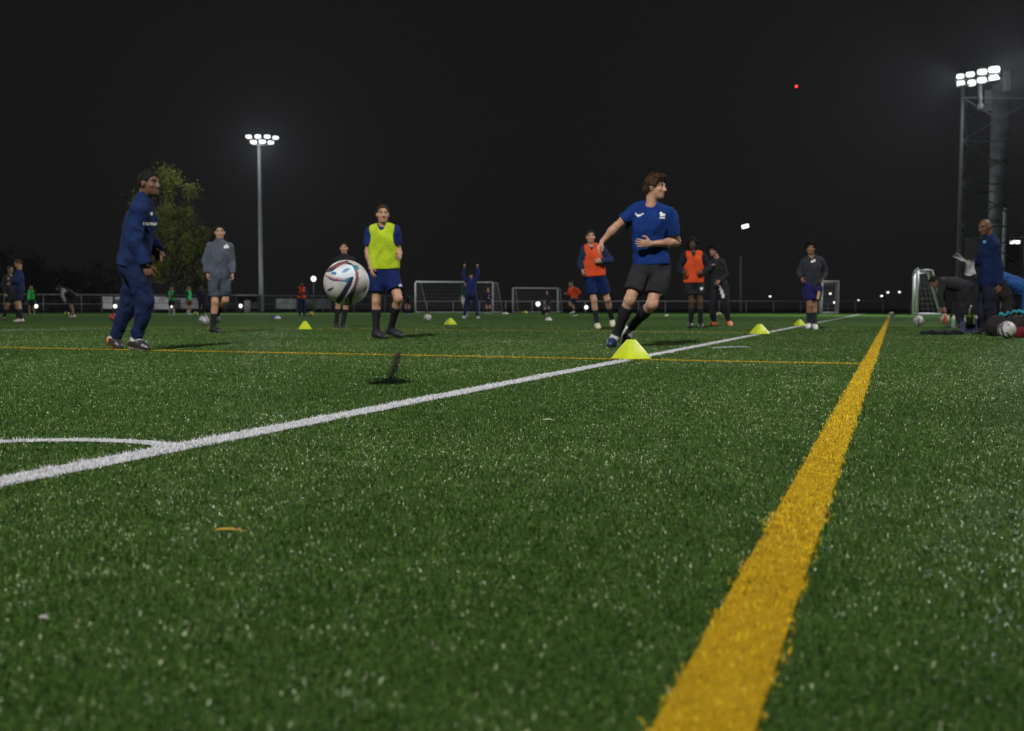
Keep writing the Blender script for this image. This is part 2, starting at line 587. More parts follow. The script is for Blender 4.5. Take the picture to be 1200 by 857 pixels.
def person(label, J, s=1.0, h=.012, skin=(.52, .30, .21), haircol=(.03, .018, .012), style='short', wear=(), group=None,
           curl=(.5, .5), hands=True, seed=1, ground=None, decals=(), Yref=None):
    """wear: sequence of (garment, colour, options)"""
    J = {k: np.asarray(v, float) for k, v in J.items()}
    base = (J['anA'] + J['anB']) / 2; base[2] = 0
    root = empty('person', base, label, 'person', group)
    for S in SIDES:   # stretch hands / feet defaults
        if 'hd' + S not in J: J['hd' + S] = nrm(J['wr' + S] - J['el' + S])
    kinds = [w[0] for w in wear]
    top = any(k in kinds for k in ('shirt', 'training_top', 'tracksuit_jacket')); slv = top and 'shirt' not in kinds
    pr = torso(J, s, -.012 * s if top else 0) + head(J, s)
    for i, S in enumerate(SIDES):
        pr += arm(J, S, s, -.008 * s if slv else 0) + leg(J, S, s, -.007 * s if 'tracksuit_trousers' in kinds else 0) + foot(J, S, s)
        pr += hand(J, S, s, h, curl[i]) if hands else [Ell(J['wr' + S] + J['hd' + S] * .075 * s, np.array(frame(J)[3:5] + (frame(J)[2],)), (.04 * s, .04 * s, .06 * s), .02)]
    V, Q = sdf_mesh(pr, h)
    # skin colouring
    H = headaxes(J); q = (V - J['head']) @ H.T / s
    C = np.tile(np.array(skin, np.float32), (len(V), 1))
    C *= (1 + .10 * vnoise(V, 14, seed))[:, None]
    fz = q[:, 1] > .055
    ax = np.abs(q[:, 0])
    brow = fz & (ax > .014) & (ax < .05) & (np.abs(q[:, 2] - .036 + .12 * (ax - .03)) < .0065)
    eye = fz & (np.abs(ax - .031) < .013) & (np.abs(q[:, 2] - .012) < .005)
    iris = eye & (np.abs(ax - .031) < .0065)
    lip = fz & (ax < .024) & (np.abs(q[:, 2] + .066) < .010)
    C[lip] = C[lip] * np.array([.85, .62, .62])
    C[eye] = np.array(skin) * .45 + .03; C[iris] = (.03, .02, .015); C[brow] = np.array(haircol) * 1.2  # eyes coloured dark to stand in for shade in the sockets
    chk = fz & (np.abs(ax - .045) < .018) & (np.abs(q[:, 2] + .025) < .02)
    C[chk] *= np.array([1.08, .9, .88])
    mesh('body', V, Q, SKINM, root, attrs={'col': C})
    if style != 'bald':
        V, Q = hair(J, s, min(h, .009), style, seed * 3 + 1)
        if h < .015: V, Q = strands(J, s, V, Q, style, seed)
        mesh('hair', V, Q, mat('hair', haircol, .75, var=.4, scale=60, bump=.4, bscale=120, spec=.15), root)
    pel, ms, up, l, f, lp, fp = frame(J)
    nk = J['neck']; nax = nrm(J['head'] - nk)
    made = {}
    for w in wear:
        kind, col = w[0], w[1]; op = w[2] if len(w) > 2 else {}
        if kind in ('shirt', 'training_top', 'tracksuit_jacket'):
            wr_ = op.get('wr', .015); g = (op.get('g', .012) + wr_ * .45) * s
            hem = pel + up * op.get('hem', -.02) * s
            cl = [(hem, -up)]
            p = []
            for t in torso(J, s, g, .06):
                t.clip = tuple(t.clip) + tuple(cl); p.append(t)
            fl = op.get('flare', .0)
            p.append(Cap(ms - up * .22 * s, hem, .145 * s + g, (.155 + fl) * s + g, .05, fd=fm_(f, fp), fs=.72, clip=cl))
            for S in SIDES:
                sh, el, wr = J['sh' + S], J['el' + S], J['wr' + S]
                d = nrm(el - sh)
                if kind == 'shirt':
                    e = sh + (el - sh) * op.get('sleeve', .68)
                    p.append(Cap(sh - d * .01, e + d * .05, .068 * s + g * .55, .070 * s + g * .6, .016 * s, clip=[(e, d)]))
                else:
                    q_ = (.004 + wr_ * .6) * s
                    p += [Cap(sh, el, .062 * s + q_, .053 * s + q_, .014 * s), Cap(el, wr - (wr - el) * .0, .053 * s + q_, .039 * s + q_, .012 * s, clip=[(wr - nrm(wr - el) * .01 * s, nrm(wr - el))])]
            if op.get('collar'):
                p.append(Cap(nk - nax * .02 * s, nk + nax * .035 * s, .072 * s, .066 * s, .02))
            p.append(Cap(nk - nax * .03 * s, nk + nax * .2 * s, .056 * s, .059 * s, .006, sub=True))
            if not op.get('collar'):
                p.append(Ell(nk + f * .05 * s + up * .03 * s, np.array([l, f, up]), (.058 * s, .06 * s, .05 * s), .01, sub=True))
            V, Q = sdf_mesh(p, h, wrinkle(op.get('wr', .015) * s, seed * 7 + 3, hems=cl))
            o = mesh(kind, V, Q, cloth(col), root); made[kind] = (o, V, Q)
        elif kind == 'bib':
            g = op.get('g', .035) * s
            hem = pel + up * op.get('hem', .06) * s
            cl = [(hem, -up), (ms + l * .165 * s, l), (ms - l * .165 * s, -l)]
            p = []
            for t in torso(J, s, g, .05):
                t.clip = tuple(t.clip) + tuple(cl); p.append(t)
            p.append(Cap(ms - up * .22 * s, hem - up * .02, .16 * s + g, .175 * s + g, .05, fd=fm_(f, fp), fs=.72, clip=[(hem, -up)]))
            for sg in (-1, 1):
                p.append(Ell(ms + l * sg * .215 * s - up * .09 * s, np.array([l, f, up]), (.075 * s, .2 * s, .13 * s), .01, sub=True))
            p.append(Cap(nk - nax * .03 * s, nk + nax * .2 * s, .07 * s, .085 * s, .006, sub=True))
            p.append(Cap(nk + f * .06 * s + up * .04 * s, nk + f * .11 * s - up * .085 * s, .062 * s, .014 * s, .006, sub=True))
            V, Q = sdf_mesh(p, h, wrinkle(.011 * s, seed * 7 + 4, 9, (1, 1, .4), hems=cl[:1] + [(nk - nax * .03 * s, nax), (nk + f * .09 * s - up * .06 * s, up)]))
            o = mesh('bib', V, Q, cloth(col, .75), root); made[kind] = (o, V, Q)
        elif kind == 'shorts':
            g = .012 * s
            wst = pel + up * .12 * s
            P3 = np.array([lp, fp, up])
            p = [Ell(pel + up * .02 * s, P3, (.165 * s + g, .115 * s + g, .16 * s + g), .05 * s, clip=[(wst, up)])]
            hems = []
            for S in SIDES:
                hip, kn = J['hip' + S], J['kn' + S]; d = nrm(kn - hip)
                e = hip + (kn - hip) * op.get('len', .72); hems.append((e, d))
                p += leg(J, S, s, g)[1:2]; p[-1].clip = ((e, d),)
                p += [Cap(hip, e + d * .04, .098 * s + g * .5, op.get('leg', .092) * s + g, .05 * s, clip=[(e, d)])]
                sg = 1 if S == 'B' else -1
                p.append(Ell(pel - up * .04 * s - fp * .055 * s + lp * sg * .07 * s, P3, (.078 * s + g, .07 * s + g, .09 * s + g), .04 * s))
            V, Q = sdf_mesh(p, h, wrinkle(.016 * s, seed * 7 + 5, 10, (1, 1, .5), hems=hems))
            o = mesh('shorts', V, Q, cloth(col), root); made[kind] = (o, V, Q)
        elif kind == 'tracksuit_trousers':
            g = .014 * s
            P3 = np.array([lp, fp, up]); wst = pel + up * .12 * s
            p = [Ell(pel + up * .02 * s, P3, (.162 * s + g, .112 * s + g, .16 * s + g), .05 * s, clip=[(wst, up)])]
            for S in SIDES:
                sg = 1 if S == 'B' else -1
                p.append(Ell(pel - up * .05 * s - fp * .055 * s + lp * sg * .07 * s, P3, (.08 * s + g, .074 * s + g, .1 * s + g), .04 * s))
                hip, kn, an = J['hip' + S], J['kn' + S], J['an' + S]; d = nrm(an - kn)
                e = an - d * .01 * s
                p += leg(J, S, s, g * .8)[1:2]
                p += [Cap(hip, kn, .094 * s + g, .066 * s + g, .05 * s), Cap(kn, an, .064 * s + g, .042 * s + g, .04 * s, clip=[(e, d)])]
                p.append(Cap(kn + (an - kn) * .25, kn + (an - kn) * .5, .06 * s + g, .05 * s + g, .04 * s))
            V, Q = sdf_mesh(p, h, wrinkle(.015 * s, seed * 7 + 6, 10, (1, 1, .9)))
            o = mesh('tracksuit_trousers', V, Q, cloth(col), root); made[kind] = (o, V, Q)
        elif kind == 'sock':
            for S in SIDES:
                kn, an = J['kn' + S], J['an' + S]; d = nrm(an - kn)
                t = kn + (an - kn) * op.get('top', .2)
                p = leg(J, S, s, .007 * s)[2:] + foot(J, S, s, .0035)[2:]
                for x in p: x.clip = tuple(x.clip) + ((t, -d),)
                V, Q = sdf_mesh(p, h)
                mesh('sock', V, Q, cloth(col, .9), root)
        elif kind == 'boot':
            for S in SIDES:
                heel, toe, fv, un, lt, fl = foot_geo(J, S, s)
                cc = op.get(S, op)
                cut = J['an' + S] + un * .015 * s
                p = foot(J, S, s, .008 * s)
                for x in p: x.clip = tuple(x.clip) + ((cut, un),)
                if h < .011:   # studs
                    for a in (.05, .2, .62, .82):
                        for b in (-.026, .026):
                            c = heel + fv * fl * a + lt * b * s - un * .036 * s
                            p.append(Cap(c, c - un * .010 * s, .0075 * s, .006 * s, .004))
                V, Q = sdf_mesh(p, min(h, .009))
                t = ((V - heel) @ fv) / fl; z = (V - heel) @ un
                C = np.tile(np.array(col, np.float32), (len(V), 1))
                if 'toe' in cc: C[t > .62] = cc['toe']
                if 'heel' in cc: C[t < .12] = cc['heel']
                if 'side' in cc: C[(np.abs(t - .45) < .1) & (z < .03 * s) & (z > -.01 * s)] = cc['side']
                C[z < -.024 * s] = cc.get('sole', (.03, .03, .03))
                mesh('boot', V, Q, BOOTM, root, attrs={'col': C})
        elif kind == 'beanie':
            H = headaxes(J); c = J['head']
            V, Q = sdf_mesh([Ell(c + H[2] * .03 * s - H[1] * .012 * s, H, (.088 * s, .108 * s, .115 * s), .02, clip=[(c + H[2] * .04 * s, -H[2])])], h)
            mesh('beanie', V, Q, cloth(col), root)
    for (kind, rows, pxy, cell, m, nm, tilt) in decals:
        if kind in made: ray_decal(made[kind][0], made[kind][1], made[kind][2], rows, pxy, cell, m, nm, Yref, tilt)
    return root


def fm_(a, b): return nrm(a + b)


def pose_px(Y0, **k):
    """joints given as (px, py, depth offset)"""
    J = {}
    for n, v in k.items():
        if n in ('fwd', 'face', 'hup') or n[:2] in ('th', 'hd'): J[n] = np.array(v, float)
        else:
            dy = v[2] if len(v) > 2 else 0.0
            J[n] = at(v[0], v[1], Y0 + dy)
    return J


STAND = dict(head=(0, .02, 1.665), neck=(0, -.01, 1.49), shA=(-.175, 0, 1.42), shB=(.175, 0, 1.42),
             elA=(-.225, -.04, 1.14), elB=(.225, -.04, 1.14), wrA=(-.22, .05, .89), wrB=(.22, .05, .89),
             hipA=(-.09, 0, .93), hipB=(.09, 0, .93), knA=(-.11, .03, .50), knB=(.11, .03, .50),
             anA=(-.12, -.02, .085), anB=(.12, -.02, .085), toA=(-.15, .17, .03), toB=(.15, .17, .03),
             fwd=(0, 1, 0), face=(0, 1, 0))


def pose_local(px, py, face_deg, s=1.0, **ov):
    """template pose standing at the ground point of a photo position, turned by face_deg (0 = towards camera)"""
    o = gnd(px, py)
    a = math.radians(180 + face_deg)
    R = np.array([[math.cos(a), -math.sin(a), 0], [math.sin(a), math.cos(a), 0], [0, 0, 1]])
    J = {}
    for n, v in {**STAND, **ov}.items():
        v = np.array(v, float)
        if n in ('fwd', 'face', 'hup') or n[:2] in ('th', 'hd'): J[n] = R @ v
        else: J[n] = R @ (v * s) + o
    return J
NAVY = (.010, .020, .07); ROYAL = (.007, .030, .15); BLACK = (.022, .022, .026); CHAR = (.05, .05, .06)
ORANGE = (.64, .075, .02); LIME = (.40, .53, .022); GREEN = (.05, .55, .10)
PALE = (.46, .25, .165); TAN = (.40, .22, .14); BROWN = (.13, .065, .04); DARKSKIN = (.075, .04, .028)
NEAR_H, MID_H, FAR_H = .0075, .0105, .019

# striker in the blue shirt, running at the cone
J = pose_px(10.3, head=(768, 220.5, 0), neck=(763, 241, 0.02), shA=(743, 249.5, 0.06), shB=(782, 252, -.04),
            elA=(723, 265, .10), wrA=(706, 283, .12), elB=(793, 284, .02), wrB=(763, 286, -.20),
            hdA=(-.55, .1, -1), hdB=(-1, -.12, .05), thA=(.3, -1, 0), thB=(0, -.3, 1),
            hipA=(752, 316, 0), hipB=(775, 315, .04), knA=(738, 352, -.18), knB=(764, 357, -.14),
            anA=(722, 393, -.02), anB=(740, 383, .22), toA=(714.5, 405, -.17), toB=(730.5, 404.5, .10),
            fwd=(.0, -1, -.1), face=(.86, -.5, -.02), hup=(.08, 0, 1))
person('player in blue t-shirt and black shorts sprinting behind the large yellow cone', J, 1.0, NEAR_H, PALE, (.075, .042, .024), 'messy', seed=3,
       wear=[('shirt', ROYAL, dict(hem=.055, flare=.010, wr=.027)), ('shorts', BLACK, dict(len=.74, leg=.087)), ('sock', (.018, .018, .022), dict(top=.2)),
             ('boot', (.55, .55, .55), dict(A=dict(toe=(.02, .035, .10), sole=(.05, .05, .06)), B=dict(toe=(.02, .02, .03), heel=(.55, .55, .55))))],
       curl=(.5, .35), Yref=10.3,
       decals=[('shirt', ["#........#", "##.....###", ".#######..", "..#####...", "...##....."], (749, 252), .0085, WHITE_PRINT, 'chest_emblem', -.05),
               ('shirt', ["..##.....", ".####....", ".##.##.#.", "..#######", "..######.", "..##..##.", ".........", ".#######.", ".#.##.##."], (776, 252.5), .0075, WHITE_PRINT, 'club_crest', 0),
               ('shorts', ["######", "######"], (772.5, 345.5), .010, WHITE_PRINT, 'shorts_mark', -.1)])

# man in the navy tracksuit, walking to the right
J = pose_px(9.6, head=(174.5, 216, 0), neck=(167, 236, 0), shA=(163.5, 248, -.17), shB=(169, 249, .17),
            elA=(158.5, 285, -.25), wrA=(171, 311, -.25), elB=(177, 283, .22), wrB=(184, 294, .10),
            hdA=(.35, 0, -1), hdB=(.3, -.2, -1), thA=(1, .3, .3), thB=(1, -.2, .2),
            hipA=(157, 307, -.09), hipB=(158, 307, .09), knA=(171, 355, -.12), knB=(152, 355, .12),
            anA=(159, 399, -.10), anB=(134.5, 396, .12), toA=(176, 409, -.16), toB=(142, 408, .06),
            fwd=(1, -.25, 0), face=(.97, -.24, .02))
person('man in navy tracksuit with white chest lettering walking along the thin yellow line', J, 1.0, NEAR_H, BROWN, (.012, .011, .010), 'short', seed=5,
       wear=[('tracksuit_jacket', (.008, .020, .075), dict(hem=-.05, collar=True, g=.018, wr=.024)), ('tracksuit_trousers', (.009, .016, .055)), ('sock', (.5, .5, .5), dict(top=.6)),
             ('boot', (.03, .024, .024), dict(A=dict(sole=(.45, .43, .4)), B=dict(heel=(.55, .16, .04), sole=(.10, .04, .03))))],
       curl=(.9, .8), Yref=9.6,
       decals=[('tracksuit_jacket', ["#####.####.###", "##############", "#.####.#######"], (176.5, 262.5), .0095, WHITE_PRINT, 'chest_lettering', 0),
               ('tracksuit_jacket', ["##", "##", "##"], (177.6, 250.5), .010, WHITE_PRINT, 'chest_emblem', 0)])

# grey training top
J = pose_px(16.4, head=(257.6, 272.5, 0), neck=(257.5, 284, 0), shA=(247.5, 289.5, .02), shB=(269, 289.5, 0),
            elA=(241.5, 306, .02), wrA=(243, 321, -.06), elB=(271.5, 308, .05), wrB=(272.5, 322, -.05),
            hipA=(251, 324, 0), hipB=(263, 324, .05), knA=(252, 354, -.05), knB=(264, 352, .06),
            anA=(249.6, 384.5, 0), anB=(253.5, 369, .40), toA=(261.5, 389, -.08), toB=(256, 378, .36),
            fwd=(.3, -1, 0), face=(.22, -1, -.05))
person('player in grey training top and grey shorts with hands at his sides', J, .98, MID_H, PALE, (.012, .01, .009), 'short', seed=9,
       wear=[('training_top', (.085, .095, .125), dict(hem=-.01, collar=True, g=.006)), ('shorts', (.06, .075, .10), dict(len=.80, leg=.074)), ('sock', (.02, .02, .022), dict(top=.45)),
             ('boot', (.02, .02, .022), dict(sole=(.02, .02, .02)))], curl=(.9, .9), Yref=16.4,
       decals=[('training_top', [".##.", "####", "####"], (265.3, 289), .02, WHITE_PRINT, 'chest_emblem', 0)])

# yellow bib
J = pose_px(13.2, head=(448.6, 251.5, 0), neck=(448.5, 266, 0.02), shA=(435.5, 272, .02), shB=(462, 271.5, 0),
            elA=(431.2, 295, .03), wrA=(435, 314.5, -.08), elB=(466.5, 294, .06), wrB=(468.2, 301, -.19),
            hipA=(443.5, 318, 0), hipB=(457, 318, .02), knA=(441, 353, -.03), knB=(466.5, 350, -.14),
            anA=(440.5, 388, .0), anB=(458, 385.5, .12), toA=(454, 395.5, -.17), toB=(472.5, 394, -.02),
            hdB=(.15, -1, -.2), thA=(.5, -1, 0), thB=(-.4, 0, 1),
            fwd=(.2, -1, 0), face=(.22, -1, 0))
person('player in yellow bib over navy shirt standing right of the flying ball', J, 1.0, MID_H, PALE, (.045, .028, .018), 'short', seed=12,
       wear=[('shirt', (.010, .024, .12), dict(hem=.0, g=.008)), ('bib', LIME, dict(hem=.035)), ('shorts', (.008, .018, .085), dict(len=.7, leg=.098)), ('sock', (.02, .02, .026), dict(top=.28)),
             ('boot', (.022, .022, .032), dict(sole=(.02, .02, .02)))], curl=(.5, 1.5), Yref=13.2,
       decals=[('shorts', [".#.", "###", "###"], (469.2, 334.8), .014, WHITE_PRINT, 'shorts_mark', 0)])

# dark player behind the ball
J = pose_px(20.7, head=(403, 291, 0), neck=(403, 301, 0), shA=(393.5, 305.5, 0), shB=(412.5, 305.5, 0),
            elA=(389, 321, .02), wrA=(395, 331, -.15), elB=(417, 321, .02), wrB=(411, 331, -.15),
            hipA=(398, 334, 0), hipB=(407.5, 334, 0), knA=(396.5, 356, -.05), knB=(405.5, 357, .05),
            anA=(394, 379, .03), anB=(402, 379.5, .08), toA=(394, 384, -.14), toB=(404, 384, -.10), fwd=(0, -1, 0), face=(.1, -1, -.05))
person('player in dark top and dark shorts half hidden behind the flying ball', J, .98, MID_H, PALE, (.02, .016, .014), 'short', seed=15,
       wear=[('training_top', (.02, .02, .024), dict(collar=True)), ('shorts', BLACK, dict(len=.7)), ('sock', (.02, .02, .022), dict(top=.25)), ('boot', (.02, .02, .022), {})], Yref=20.7)

# orange bib behind the striker's arm
J = pose_px(18.3, head=(692, 278, 0), neck=(693, 288.5, 0), shA=(684.5, 292.5, .02), shB=(705.5, 292.5, 0),
            elA=(680.5, 308, .06), wrA=(682.5, 317, -.1), elB=(714.5, 305, .03), wrB=(704.5, 306.5, -.2),
            hipA=(690.5, 325, 0), hipB=(703, 325, .03), knA=(696, 352, -.06), knB=(711.5, 351, .05),
            anA=(699.5, 379, .02), anB=(717, 374, .35), toA=(702, 384.8, -.14), toB=(718, 383, .26),
            hdB=(-1, -.3, .1), thB=(0, 0, 1), fwd=(.2, -1, 0), face=(.1, -1, 0))
person('player in orange bib and blue shorts jogging behind the sprinter outstretched arm', J, .98, MID_H, PALE, (.03, .02, .014), 'short', seed=18,
       wear=[('training_top', (.016, .03, .07), dict(hem=.0, g=.008)), ('bib', ORANGE, dict(hem=.03)), ('shorts', (.006, .017, .08), dict(len=.74, leg=.092)), ('sock', (.02, .025, .03), dict(top=.42)),
             ('boot', (.62, .62, .42), dict(sole=(.4, .4, .3)))], curl=(.8, .7), Yref=18.3,
       decals=[('bib', ["##", "##"], (707.5, 288.5), .02, WHITE_PRINT, 'bib_mark', 0)])

# orange bib, dark skin, long hair
J = pose_px(19.8, head=(811, 286, 0), neck=(812, 296, 0), shA=(803, 300, .02), shB=(823, 300, 0),
            elA=(796.5, 313, .05), wrA=(799.5, 320, -.18), elB=(830.5, 314, .04), wrB=(823.5, 320.5, -.18),
            hipA=(807, 331, 0), hipB=(818.5, 331, .02), knA=(811, 354, -.05), knB=(820.5, 354, -.02),
            anA=(809.5, 378, .04), anB=(821, 379.5, .02), toA=(808.5, 383, -.12), toB=(822, 384.6, -.14),
            hdA=(.5, -.8, .1), hdB=(-.9, -.5, 0), thA=(0, 0, 1), thB=(0, 0, 1), fwd=(.05, -1, 0), face=(.0, -1, .02))
person('player in orange bib and dark shorts facing the camera right of the sprinter', J, .98, MID_H, DARKSKIN, (.012, .01, .009), 'long', seed=21,
       wear=[('training_top', (.016, .016, .024), dict(hem=.0, g=.008)), ('bib', ORANGE, dict(hem=.0)), ('shorts', (.02, .02, .024), dict(len=.62)), ('sock', (.015, .015, .018), dict(top=.3)),
             ('boot', (.02, .02, .02), {})], curl=(.9, .9), Yref=19.8,
       decals=[('shorts', ["###", "###", "##."], (822.3, 338.5), .018, WHITE_PRINT, 'shorts_mark', 0)])

# dark clothed player with orange shoes
J = pose_px(22.4, head=(836.5, 294.5, 0), neck=(840.5, 304.5, 0.02), shA=(835.5, 309, .12), shB=(846, 308, -.10),
            elA=(831.5, 321, .12), wrA=(834, 313, -.08), elB=(850.5, 323, -.08), wrB=(843, 330, -.22),
            hipA=(839.5, 337, .05), hipB=(848, 337, -.05), knA=(835, 359, .02), knB=(850, 357, -.12),
            anA=(837, 377, .10), anB=(853.5, 376, -.02), toA=(831.5, 381.5, .02), toB=(857.5, 381.5, -.16),
            fwd=(-.75, -.65, 0), face=(-.8, -.55, -.12))
person('player in dark kit and bright orange shoes with hand near his chin', J, .98, MID_H, (.35, .17, .12), (.014, .011, .010), 'messy', seed=24,
       wear=[('training_top', (.022, .024, .026), dict(collar=True)), ('tracksuit_trousers', (.017, .018, .024)), ('sock', (.02, .02, .024), dict(top=.6)), ('boot', (.75, .12, .05), dict(toe=(.8, .3, .15)))],
       curl=(.9, .9), Yref=22.4,
       decals=[('tracksuit_trousers', ["##...", "##...", "##...", ".##..", ".##..", ".##..", "..##.", "..##.", "..##.", "...##", "...##", "...##"], (845, 340), .030, WHITE_PRINT, 'side_stripe', 0)])

# player on the touchline by the second cone
J = pose_px(18.9, head=(950, 291.5, 0), neck=(951, 302, 0), shA=(942.5, 306.5, .04), shB=(961.5, 306, 0),
            elA=(937, 319, .10), wrA=(939.5, 327, -.08), elB=(967.5, 319, .08), wrB=(964.5, 327, -.05),
            hipA=(946.5, 338, 0), hipB=(957, 338, .04), knA=(949, 358, -.04), knB=(954.5, 358, .05),
            anA=(948, 379.3, .0), anB=(954.5, 379.8, -.02), toA=(946, 384.5, -.16), toB=(956.5, 386, -.20),
            fwd=(-.1, -1, 0), face=(-.2, -1, 0))
person('player in dark training top and purple shorts standing on the white touchline', J, .95, MID_H, (.26, .13, .09), (.015, .012, .011), 'messy', seed=27,
       wear=[('training_top', (.035, .036, .046), dict(hem=-.01, collar=True, g=.006)), ('shorts', (.017, .016, .095), dict(len=.66)), ('sock', (.02, .025, .025), dict(top=.4)), ('boot', (.6, .58, .58), dict(sole=(.4, .4, .4)))],
       curl=(1.2, 1.0), Yref=18.9,
       decals=[('training_top', ["..##", "####", "##.."], (953, 306), .02, WHITE_PRINT, 'chest_emblem', 0),
               ('shorts', ["##", "##", "##", "##", "##", "##", "##"], (959.2, 346), .022, mat('yellow_print', (.7, .5, .12), .6), 'side_stripe', -.15)])

# coach at the right edge, seen from his side
J = pose_px(15.3, head=(1154, 266.5, 0), neck=(1160, 279, 0.02), shA=(1154.5, 288, .17), shB=(1164, 288, -.15),
            elA=(1146, 307, .18), wrA=(1139, 309, -.02), elB=(1171.5, 314, -.18), wrB=(1170.5, 335, -.22),
            hipA=(1157.5, 331, .09), hipB=(1160, 331, -.09), knA=(1151, 361, .10), knB=(1160, 361, -.10),
            anA=(1153, 385.5, .12), anB=(1163, 387, -.08), toA=(1139, 390, .08), toB=(1151, 391.5, -.14),
            hdA=(-1, -.1, 0), hdB=(.05, 0, -1), thA=(0, 0, 1), thB=(-1, 0, 0), fwd=(-1, -.1, 0), face=(-.85, -.35, -.25))
person('coach in dark navy tracksuit standing at the right edge holding white sheets', J, 1.0, MID_H, (.15, .065, .042), (.02, .015, .012), 'bald', seed=30,
       wear=[('tracksuit_jacket', (.006, .017, .062), dict(hem=-.06, collar=True, g=.03, wr=.018)), ('tracksuit_trousers', (.016, .017, .03)), ('sock', (.02, .02, .02), dict(top=.6)), ('boot', (.02, .02, .02), {})],
       curl=(1.2, .8), Yref=15.3,
       decals=[('tracksuit_jacket', ["##", "##"], (1153.5, 283.5), .02, mat('pale_blue_print', (.12, .4, .6), .6), 'chest_emblem', 0)])

# bent player in dark clothes
J = pose_px(20, head=(1095, 331, -.05), neck=(1102, 328.5, 0), shA=(1106, 329.5, .15), shB=(1105, 331, -.15),
            elA=(1103, 346, .18), wrA=(1106, 360, .1), elB=(1101.5, 346, -.18), wrB=(1104, 360, -.18),
            hipA=(1129, 336.5, .09), hipB=(1130, 336.5, -.09), knA=(1121, 359, .12), knB=(1125, 359, -.12),
            anA=(1117, 379, .12), anB=(1126, 380, -.14), toA=(1108, 383.5, .08), toB=(1117, 384.8, -.16),
            fwd=(-.3, 0, -1), face=(-.7, -.1, -.7), hup=(-.7, 0, .7))
person('player in black bending down over kit beside the side goal', J, .97, MID_H, (.20, .10, .07), (.012, .01, .009), 'short', seed=33,
       wear=[('training_top', (.026, .026, .030), dict(hem=0)), ('tracksuit_trousers', (.02, .02, .026)), ('sock', (.02, .02, .02), dict(top=.6)), ('boot', (.03, .03, .03), {})], Yref=20)

# bending blue back at the frame's right edge
J = pose_px(16.4, head=(1215, 350, 0), neck=(1209, 341, 0), shA=(1204, 337, .16), shB=(1205, 341, -.16),
            elA=(1204, 362, .18), wrA=(1206, 380, .1), elB=(1201, 363, -.18), wrB=(1204, 380, -.18),
            hipA=(1171, 328, .09), hipB=(1172, 330, -.09), knA=(1180, 357, .12), knB=(1183, 358, -.12),
            anA=(1176, 383, .12), anB=(1180, 385, -.12), toA=(1188, 388, .10), toB=(1192, 389, -.14),
            fwd=(.4, 0, -1), face=(.6, 0, -.8), hup=(.8, 0, .6))
person('person in blue top bent double beside the coach at the right edge', J, 1.0, MID_H, TAN, (.02, .015, .012), 'short', seed=36,
       wear=[('training_top', (.015, .07, .22), dict(hem=-.08, g=.02)), ('tracksuit_trousers', (.025, .02, .022)), ('sock', (.02, .02, .02), dict(top=.6)), ('boot', (.02, .02, .02), {})], Yref=16.4)

# ---- far players
FARH = dict(h=FAR_H, hands=False)
RUN = dict(head=(0, .16, 1.58), neck=(0, .08, 1.42), shA=(-.17, .02, 1.36), shB=(.17, .1, 1.35), elA=(-.25, -.2, 1.16), wrA=(-.2, -.02, .98),
           elB=(.25, .1, 1.1), wrB=(.18, .32, 1.12), hipA=(-.09, -.05, .88), hipB=(.09, -.05, .88), knA=(-.1, .28, .62), knB=(.1, -.12, .46),
           anA=(-.1, .1, .25), anB=(.1, -.42, .22), toA=(-.1, .27, .14), toB=(.1, -.44, .05), fwd=(0, 1, -.1))
RUN2 = {**RUN, 'anB': (.1, -.2, .085), 'toB': (.1, -.02, .03), 'knB': (.1, -.02, .5)}
ARMSUP = dict(elA=(-.27, .02, 1.66), wrA=(-.24, .05, 1.9), elB=(.27, .02, 1.66), wrB=(.24, .05, 1.9), hdA=(0, 0, 1), hdB=(0, 0, 1),
              anA=(-.24, -.02, .085), anB=(.24, -.02, .085), toA=(-.3, .15, .03), toB=(.3, .15, .03), knA=(-.18, .04, .5), knB=(.18, .04, .5))
BENT = dict(head=(0, .55, 1.28), neck=(0, .42, 1.24), shA=(-.17, .36, 1.22), shB=(.17, .36, 1.22), elA=(-.2, .38, .95), wrA=(-.16, .3, .72), elB=(.2, .38, .95), wrB=(.16, .3, .72),
            hipA=(-.09, -.06, .9), hipB=(.09, -.06, .9), knA=(-.13, .06, .5), knB=(.13, .06, .5), fwd=(0, .8, -.5), face=(0, .9, -.4))
SIT = dict(head=(0, .05, .82), neck=(0, 0, .65), shA=(-.17, 0, .58), shB=(.17, 0, .58), elA=(-.24, .1, .38), wrA=(-.15, .28, .42), elB=(.24, .1, .38), wrB=(.15, .28, .42),
           hipA=(-.09, 0, .14), hipB=(.09, 0, .14), knA=(-.14, .38, .42), knB=(.14, .38, .42), anA=(-.13, .55, .085), anB=(.13, .55, .085), toA=(-.15, .72, .03), toB=(.15, .72, .03))
FOLD = dict(elA=(-.25, .06, 1.16), wrA=(-.06, .22, 1.22), elB=(.25, .06, 1.14), wrB=(.08, .22, 1.1))
STRIDE = dict(knA=(-.1, .16, .51), anA=(-.1, .2, .085), toA=(-.12, .4, .03), knB=(.1, -.02, .5), anB=(.1, -.24, .11), toB=(.1, -.06, .03))


def far(label, px, py, deg, s, pose, skin, hc, wear, seed, style='short', group=None):
    return person(label, pose_local(px, py, deg, s, **pose), s, skin=skin, haircol=hc, style=style, wear=wear, seed=seed, group=group, **FARH)


